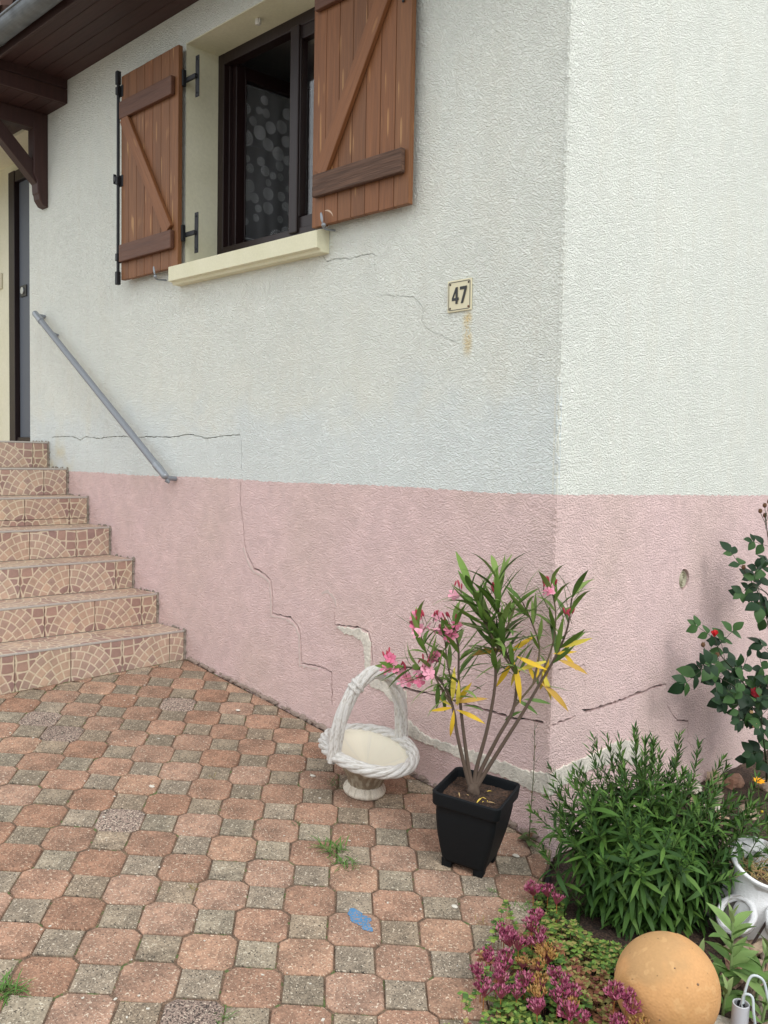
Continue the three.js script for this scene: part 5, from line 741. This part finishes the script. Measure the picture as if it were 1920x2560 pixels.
{ // plastic pipe with leads
  const x = 0.905, z = 0.425, t = thing('plastic_pipe', 'pale grey plastic pipe standing in the bed with black wires inside', 'pipe', [x, bedY(x, z), z]); t.rotation.set(0.02, 0, -0.05);
  const H = 0.1, pr = [[0.0215, -0.08], [0.0215, H - 0.002], [0.021, H], [0.0185, H], [0.0178, H - 0.003], [0.0178, -0.08]]; mesh('pipe_wall', new THREE.LatheGeometry(pr.map((p) => new THREE.Vector2(...p)), 36), std({ color: C(0.56, 0.56, 0.58), bumpMap: smallGrit, bumpScale: 0.0004, roughness: 0.45 }), t);
  const R = rngOf(3), bl = []; for (let k = 0; k < 9; k++) { const a = R() * 6.28, r = 0.011; bl.push(tube([[Math.cos(a) * r, 0.0, Math.sin(a) * r], [Math.cos(a + 1) * r, H * 0.7, Math.sin(a + 1) * r], [Math.cos(a + 2) * r * 0.8, H + 0.004 * R() , Math.sin(a + 2) * r * 0.8]], 0.0018, 10, 5)); } mesh('black_wire', merge(bl), M.iron, t);
  const w = thing('cable', 'thin white cable looping out of the plastic pipe into the bed', 'cable', [x, bedY(x, z), z]);
  mesh('cable_loop', tube([[0.008, 0.06, 0.0], [0.011, 0.13, -0.005], [0.022, 0.172, -0.02], [0.042, 0.165, -0.035], [0.06, 0.11, -0.04], [0.085, 0.05, -0.05], [0.13, 0.01, -0.05], [0.2, 0.005, -0.02]], 0.0035, 60, 10), std({ color: C(0.52, 0.57, 0.58), roughness: 0.45 }), w);
  mesh('cable_loop', tube([[0.01, 0.06, 0.006], [0.014, 0.128, 0.004], [0.03, 0.128, -0.002], [0.04, 0.09, 0.005], [0.048, 0.045, 0.0], [0.075, 0.01, -0.005], [0.13, 0.004, 0.02]], 0.0035, 50, 10), std({ color: C(0.52, 0.57, 0.58), roughness: 0.45 }), w);
}
{ // thin rusty stake
  const t = thing('metal_stake', 'thin rusty metal stake leaning in the stones beside the white planter', 'stake', [0.775, bedY(0.775, 0.03), 0.03]); mesh('rod', taper([[-0.03, -0.03, 0.02], [0.0, 0.05, 0.0], [0.06, 0.2, -0.06]], 0.0042, 0.0036, 10, 8), std({ color: C(0.09, 0.06, 0.05), bumpMap: smallGrit, bumpScale: 0.002, roughness: 0.8 }), t);
}
{ // stones
  const sm = (r, g, b) => std({ color: C(r, g, b), map: greyMap, bumpMap: rep(grit, 2), bumpScale: 0.004, roughness: 0.85 });
  const mats = [sm(0.62, 0.44, 0.35), sm(0.5, 0.4, 0.33), sm(0.42, 0.36, 0.32), sm(0.7, 0.56, 0.45), sm(0.5, 0.3, 0.23), sm(0.85, 0.82, 0.78)];
  const one = [['grey rough concrete lump just left of the plastic pipe', 0.865, 0.425, 0.035, 5, 1.3, 0.6, 1], ['rounded pinkish stone right of the terracotta ball', 0.785, 0.20, 0.03, 0, 1.1, 0.8, 1], ['brown stone under the lip of the white planter', 0.735, 0.06, 0.04, 1, 1, 0.75, 1.2], ['tan stone below the rusty stake', 0.77, -0.02, 0.05, 3, 1.2, 0.7, 1], ['large flat dull brown stone by the rusty stake at the right edge', 0.80, -0.13, 0.06, 4, 1.2, 0.6, 1]];
  one.forEach(([lab, x, z, r, m, sx, sy, sz], i) => { const t = thing('stone', lab, 'stone', [x, bedY(x, z) + r * sy * 0.45, z]); t.rotation.y = i * 1.7; mesh('stone_body', uvWorld(lumpy(r, 60 + i, 0.5, 3, sx, sy, sz)), mats[m], t); });
  const R = rngOf(4040);
  const protoG = [0, 1, 2, 3, 4].map((i) => uvWorld(lumpy(0.032, 160 + i, 0.7, 2, 1.1, 0.65, 0.9)));
  // [colour, x, z, size, what sets it apart]
  for (const [m, x, z, k, lab] of [
    [1, 0.80, 0.09, 0.9, 'small brown stone just right of the foot of the metal stake'], [3, 0.84, 0.15, 0.8, 'small tan stone between the pale green plant and the metal stake'], [2, 0.83, 0.03, 1.1, 'grey brown stone behind the metal stake at the right edge'], [0, 0.86, 0.08, 1.2, 'pinkish stone at the right edge in front of the grey brown one'], [4, 0.76, 0.13, 0.8, 'small reddish stone behind the pale green plant'], [1, 0.86, 0.22, 0.9, 'brown stone right of the pale green plant at the edge of the photo'], [2, 0.9, 0.3, 0.9, 'grey brown stone behind the looping white cable'], [3, 0.95, 0.36, 1.0, 'tan stone under the end of the white cable'],
    [3, 0.05, -1.24, 1.3, 'tan stone leaning against the right wall behind the leafy perennial'], [5, 0.04, -1.08, 0.9, 'whitish stone at the foot of the right wall, nearest the exposed joint'], [4, 0.09, -1.32, 1.6, 'flat reddish brick fragment lying at the foot of the right wall'], [3, 0.10, -0.94, 1.1, 'tan stone in front of the whitish one behind the leafy perennial'], [5, 0.19, -0.92, 1.2, 'pale whitish stone in the middle of the stones behind the leafy perennial'], [0, 0.25, -0.86, 1.1, 'pinkish stone just left of the yellow daisy plant'], [2, 0.14, -1.06, 1.0, 'grey brown stone between the tan stone and the brick fragment'], [0, 0.20, -0.74, 1.0, 'pinkish stone showing through the top shoots of the leafy perennial'], [1, 0.30, -1.05, 1.3, 'brown stone on the soil below the rose bush'], [2, 0.36, -0.70, 0.9, 'grey brown stone in front of the yellow daisy plant'], [4, 0.48, -0.62, 1.0, 'small reddish stone at the right edge below the yellow daisy'], [1, 0.20, -1.42, 1.4, 'dark brown stone at the base of the rose canes']]) {
    const t = thing('stone', lab, 'stone', [x, bedY(x, z) + 0.01, z]); t.rotation.set(R() * 0.7, R() * 6, R() * 0.7); mesh('stone_body', protoG[Math.floor(R() * 5)], mats[m], t).scale.setScalar(k); }
}
{ // rose bush against the right wall
  const t = thing('rose_bush', 'rose bush with dark leaves, red blooms and dry seed heads against the right wall', 'rose bush', [0.24, bedY(0.24, -1.4), -1.4]);
  const O = t.position.clone(), R = rngOf(707), P = (x, y, z) => V(x + 0.01, y, z - 0.06).sub(O), L = [leafGeo(0.05, 0.034, { curl: 0.5, fold: 0.12, seg: 5, belly: 0.42 }), leafGeo(0.058, 0.04, { curl: 0.8, fold: 0.1, seg: 5, belly: 0.42 }), leafGeo(0.04, 0.026, { curl: 0.2, fold: 0.2, seg: 5, belly: 0.42 })];
  const G = [leafMat(0.015, 0.04, 0.015, 0.45), leafMat(0.022, 0.056, 0.019, 0.45), leafMat(0.042, 0.095, 0.026, 0.5), leafMat(0.011, 0.028, 0.012, 0.45)], yl = leafMat(0.5, 0.36, 0.05), sm = std({ color: C(0.045, 0.055, 0.025), roughness: 0.7 });
  const stems = [[[0.2, -0.33, -1.38], [0.2, 0.0, -1.25], [0.2, 0.22, -1.02], [0.19, 0.33, -0.86], [0.19, 0.41, -0.8]], [[0.22, -0.33, -1.4], [0.22, 0.1, -1.35], [0.2, 0.45, -1.28], [0.19, 0.58, -1.18], [0.18, 0.66, -1.08]], [[0.26, -0.33, -1.42], [0.24, 0.2, -1.4], [0.22, 0.6, -1.32], [0.21, 0.82, -1.23], [0.21, 0.91, -1.2]], [[0.2, -0.33, -1.36], [0.24, -0.2, -1.25], [0.26, -0.05, -1.15], [0.27, 0.05, -1.1]], [[0.24, -0.33, -1.4], [0.27, -0.05, -1.32], [0.28, 0.2, -1.27], [0.27, 0.3, -1.22]], [[0.2, 0.0, -1.25], [0.2, 0.17, -1.0], [0.18, 0.28, -0.74], [0.18, 0.31, -0.68]], [[0.22, 0.1, -1.3], [0.24, 0.2, -1.18], [0.24, 0.16, -1.1]], [[0.26, -0.2, -1.35], [0.28, -0.18, -1.25], [0.28, -0.16, -1.15]], [[0.2, 0.0, -1.25], [0.23, 0.1, -1.05], [0.23, 0.12, -0.9]], [[0.22, 0.5, -1.3], [0.22, 0.56, -1.22], [0.21, 0.6, -1.1]], [[0.22, 0.55, -1.33], [0.24, 0.52, -1.25], [0.25, 0.5, -1.2]]];
  const spray = (p, d, s, n, pal) => { const dn = d.clone().normalize(), side = new THREE.Vector3().crossVectors(dn, V(1, 0.4, 0.4)).normalize(), fc = V(0.75, 0.6, 0.45).add(V(R() - 0.5, R() - 0.5, R() - 0.5).multiplyScalar(0.7)); const l = 0.09 * s; mesh('leaf_stalk', taper([p, p.clone().addScaledVector(dn, l)], 0.0013, 0.0009, 3, 4), sm, t);
    for (let k = 0; k < n; k++) { const e = k === n - 1, q = p.clone().addScaledVector(dn, l * (e ? 1 : 0.4 + 0.5 * Math.floor(k / 2))), dd = e ? dn.clone() : dn.clone().multiplyScalar(0.5).addScaledVector(side, k % 2 ? 0.9 : -0.9); place(mesh('leaf', L[Math.floor(R() * 3)], G[pal ?? Math.floor(R() * 4)], t), q, dd, fc, s * (0.85 + 0.35 * R())); } };
  stems.forEach((st, i) => { const pts = st.map((a) => P(...a)); mesh('cane', taper(pts, i < 5 ? 0.0055 : 0.0032, 0.0018, 20, 6), sm, t); const c = new THREE.CatmullRomCurve3(pts), n = Math.round(c.getLength() / 0.052);
    for (let k = Math.floor(n * [0.42, 0.72, 0.78, 0.3, 0.6, 0.1, 0.1, 0.1, 0.1, 0.1, 0.1][i]); k <= n; k++) { if (i === 2 && k > n - 2) continue; const s = Math.min(0.99, k / n), p = c.getPointAt(s), tn = c.getTangentAt(s), a = k * 2.4 + i; const u = new THREE.Vector3().crossVectors(tn, V(1, 0, 0)).normalize(), w = new THREE.Vector3().crossVectors(tn, u); const d = u.multiplyScalar(Math.cos(a)).addScaledVector(w, 0.6 * Math.sin(a)).addScaledVector(tn, 0.5).add(V(0.15, 0, 0)); spray(p, d, 0.9 + 0.34 * R(), R() < 0.5 ? 5 : 3, i === 0 && k > n - 3 ? 2 : undefined); } });
  const petal = leafGeo(0.026, 0.028, { curl: -0.9, fold: 0.3, seg: 4, belly: 0.65 });
  const bloom = (p, d, s, mat, n, op) => { const gs = [], f = aim(d, V(0, 0, 1)); for (let k = 0; k < n; k++) { const a = k * 2.4, o = op * (0.25 + k / n), g = placed(petal, V(Math.cos(a) * 0.003, 0, Math.sin(a) * 0.003), V(Math.cos(a) * o, 1, Math.sin(a) * o), V(-Math.cos(a), 0.2, -Math.sin(a)), 0.6 + 0.5 * k / n); gs.push(g); } const g = merge(gs); f.scale(V(s, s, s)); g.applyMatrix4(f); g.translate(p.x, p.y, p.z); mesh('bloom', g, mat, t); };
  const red = leafMat(0.6, 0.03, 0.035, 0.6), pk = leafMat(0.72, 0.07, 0.11, 0.6), fade = leafMat(0.62, 0.4, 0.2, 0.7);
  bloom(P(0.19, 0.415, -0.795), V(0.1, 1, 0.1), 1.15, red, 10, 0.5); bloom(P(0.23, 0.13, -1.1), V(0.6, 0.5, 0.4), 1.6, pk, 20, 0.9); bloom(P(0.26, 0.02, -1.05), V(0.6, -0.3, 0.4), 0.9, fade, 7, 1.0); bloom(P(0.25, 0.06, -1.06), V(-0.3, 0.6, 0.4), 0.6, fade, 5, 0.9); bloom(P(0.21, 0.49, -1.22), V(0.4, 0.5, 0.4), 0.7, pk, 9, 0.5);
  for (const [x, y, z] of [[0.2, 0.92, -1.17], [0.21, 0.945, -1.19], [0.21, 0.96, -1.235], [0.22, 0.93, -1.23], [0.2, 0.9, -1.22], [0.18, 0.68, -1.07], [0.19, 0.335, -0.83], [0.24, 0.17, -1.13], [0.17, 0.385, -0.74]]) { const g = new THREE.SphereGeometry(0.009, 10, 8), q = P(x, y, z); g.scale(1, 1.15, 1); mesh('seed_head', g, std({ color: C(0.13, 0.065, 0.03), roughness: 0.9 }), t).position.copy(q); const sp = []; for (let k = 0; k < 5; k++) { const a = k * 1.256; sp.push(placed(leafGeo(0.014, 0.004, { seg: 2 }), V(0, 0.006, 0), V(Math.cos(a), 0.6, Math.sin(a)), V(0, 1, 0))); } mesh('sepals', merge(sp), std({ color: C(0.12, 0.08, 0.03), side: 2 }), t).position.copy(q); mesh('flower_stalk', taper([q.clone().add(V(0, -0.005, 0)), q.clone().lerp(P(0.21, y - 0.06, z < -1.1 && y > 0.85 ? -1.21 : z), 1)], 0.0014, 0.0012, 3, 5), sm, t); }
}
{ // yellow coreopsis
  const x = 0.40, z = -0.87, t = thing('coreopsis', 'slender plant with one open yellow daisy flower and small buds near the right edge', 'flower', [x, bedY(x, z), z]), O = t.position, R = rngOf(15);
  const sm = leafMat(0.1, 0.16, 0.04), pm2 = leafMat(0.8, 0.36, 0.015, 0.6), H = V(0.0, 0.215, 0.0); mesh('stem', taper([[0.01, -0.02, 0], [0.005, 0.1, 0], H], 0.0016, 0.0012, 8, 5), sm, t);
  const pet = leafGeo(0.026, 0.013, { curl: -0.3, fold: 0.2, seg: 3, belly: 0.7 }), nrm = V(0.3, 1, 0.25).normalize(); for (let k = 0; k < 8; k++) { const a = k / 8 * 6.283, d = V(Math.cos(a), 0.18, Math.sin(a)); d.addScaledVector(nrm, -d.dot(nrm) * 0.75); place(mesh('petal', pet, pm2, t), H.clone(), d, nrm); } const eye = new THREE.SphereGeometry(0.006, 10, 6); eye.scale(1, 0.6, 1); mesh('flower_eye', eye, leafMat(0.5, 0.2, 0.01), t).position.copy(H).y += 0.002;
  for (const [dx, h, dz] of [[0.05, 0.17, -0.03], [0.07, 0.15, 0.02], [0.09, 0.18, -0.05], [0.03, 0.11, 0.03]]) { mesh('stem', taper([[dx * 0.6, -0.02, dz], [dx * 0.8, h * 0.5, dz], [dx, h, dz]], 0.0014, 0.001, 6, 5), sm, t); const b = new THREE.SphereGeometry(0.0055, 8, 6); mesh('flower_bud', b, leafMat(0.5, 0.36, 0.04), t).position.set(dx, h, dz); }
  const lg = leafGeo(0.07, 0.004, { curl: 0.4, seg: 3 }); for (let k = 0; k < 34; k++) { const a = R() * 6.3; place(mesh('leaf', lg, sm, t), V(0.04 + 0.08 * (R() - 0.5), R() * 0.1, 0.08 * (R() - 0.5)), V(Math.cos(a) * 0.5, 1, Math.sin(a) * 0.5), V(Math.cos(a), 0, Math.sin(a)), 0.7 + 0.6 * R()); }
}
{ // weed by the wall and small plants
  const x = -0.04, z = 0.055, t = thing('wall_weed', 'tall thin weed with bare seed stalk between the black pot and the wall', 'weed', [x, gy(x, z), z]), R = rngOf(17), sm = leafMat(0.09, 0.11, 0.045, 0.7), lm = leafMat(0.09, 0.13, 0.045), rm = leafMat(0.2, 0.12, 0.06);
  const st = [V(0, -0.01, 0), V(0.006, 0.13, 0.002), V(0.014, 0.28, 0.002), V(0.012, 0.45, 0.0)]; mesh('stem', taper(st, 0.0022, 0.001, 14, 5), sm, t); const c = new THREE.CatmullRomCurve3(st), pod = leafGeo(0.035, 0.0025, { seg: 2, curl: -0.2 });
  for (let k = 0; k < 26; k++) { const s = 0.45 + 0.54 * k / 25, a = k * 2.4; place(mesh('seed_pod', pod, k % 3 ? sm : rm, t), c.getPointAt(Math.min(0.99, s)), V(Math.cos(a) * 0.55, 1, Math.sin(a) * 0.4), V(Math.cos(a), 0, Math.sin(a)), 0.7 + 0.5 * R()); }
  const l1 = leafGeo(0.045, 0.022, { curl: 0.7, seg: 4 }); for (let k = 0; k < 17; k++) { const s = k < 11 ? 0.03 + 0.12 * R() : 0.2 + 0.3 * R(), a = k * 2.4; place(mesh('leaf', l1, k % 5 === 2 ? rm : lm, t), c.getPointAt(s), V(Math.cos(a), 0.35, Math.sin(a)), V(0, 1, 0), (k < 11 ? 0.95 : 0.5) * (0.7 + 0.5 * R())); }
}
{ // tufts of grass in the joints
  const R = rngOf(818), bl = [leafGeo(0.05, 0.0034, { curl: 0.7, seg: 3 }), leafGeo(0.065, 0.003, { curl: 1.1, seg: 3 }), leafGeo(0.035, 0.0034, { curl: 0.4, seg: 3 })], gm = leafMat(0.1, 0.2, 0.045, 0.6), dm = leafMat(0.09, 0.14, 0.05, 0.6), br = leafMat(0.28, 0.22, 0.07, 0.7);
  for (const [lab, x, z, n, s, m] of [['large spreading tuft of green grass in the joint left of the black pot', -0.43, 0.65, 95, 1.2, gm], ['small green tuft of grass just in front of the large spreading tuft', -0.34, 0.69, 55, 0.95, gm], ['tiny upright weed in the joint left of the spreading tuft', -0.64, 0.65, 16, 0.6, dm], ['yellowish brown grass tuft between pavers in the middle of the forecourt', -0.52, 1.16, 32, 0.55, br], ['thick green grass tuft at the left edge of the photo', -0.42, 1.8, 120, 1.15, gm], ['dark grass tuft tucked behind the foot of the concrete basket', -0.80, 0.33, 46, 0.8, dm], ['small grass tuft in the joint near the tall perennial below the pot', 0.08, 0.4, 20, 0.5, gm], ['dry short tuft by the paver corner left of the stonecrop', 0.15, 0.56, 22, 0.5, br], ['thin dry tuft among the upper pavers near the steps', -1.13, 0.69, 20, 0.5, br], ['grass blades beside the magenta heads at the edge of the pavers', 0.19, 0.40, 30, 0.9, gm], ['green sprig in the joint at the bottom edge of the photo', -0.0, 1.42, 30, 0.7, gm], ['small green sprig between the upper pavers at the left', -1.66, 0.72, 16, 0.45, gm]]) {
    const t = thing('grass_tuft', lab, 'grass tuft', [x, gy(x, z) - 0.006, z]); 
    for (let k = 0; k < n; k++) { const a = R() * 6.283, o = 0.3 + 1.0 * R(); place(mesh('grass_blade', bl[k % 3], m, t), V((R() - 0.5) * 0.07 * s, 0, (R() - 0.5) * 0.05 * s), V(Math.cos(a) * Math.sin(o), Math.cos(o), Math.sin(a) * Math.sin(o)), V(-Math.cos(a), 1, -Math.sin(a)), s * (0.6 + 0.7 * R())); } }
}
renderer.render(scene, camera);
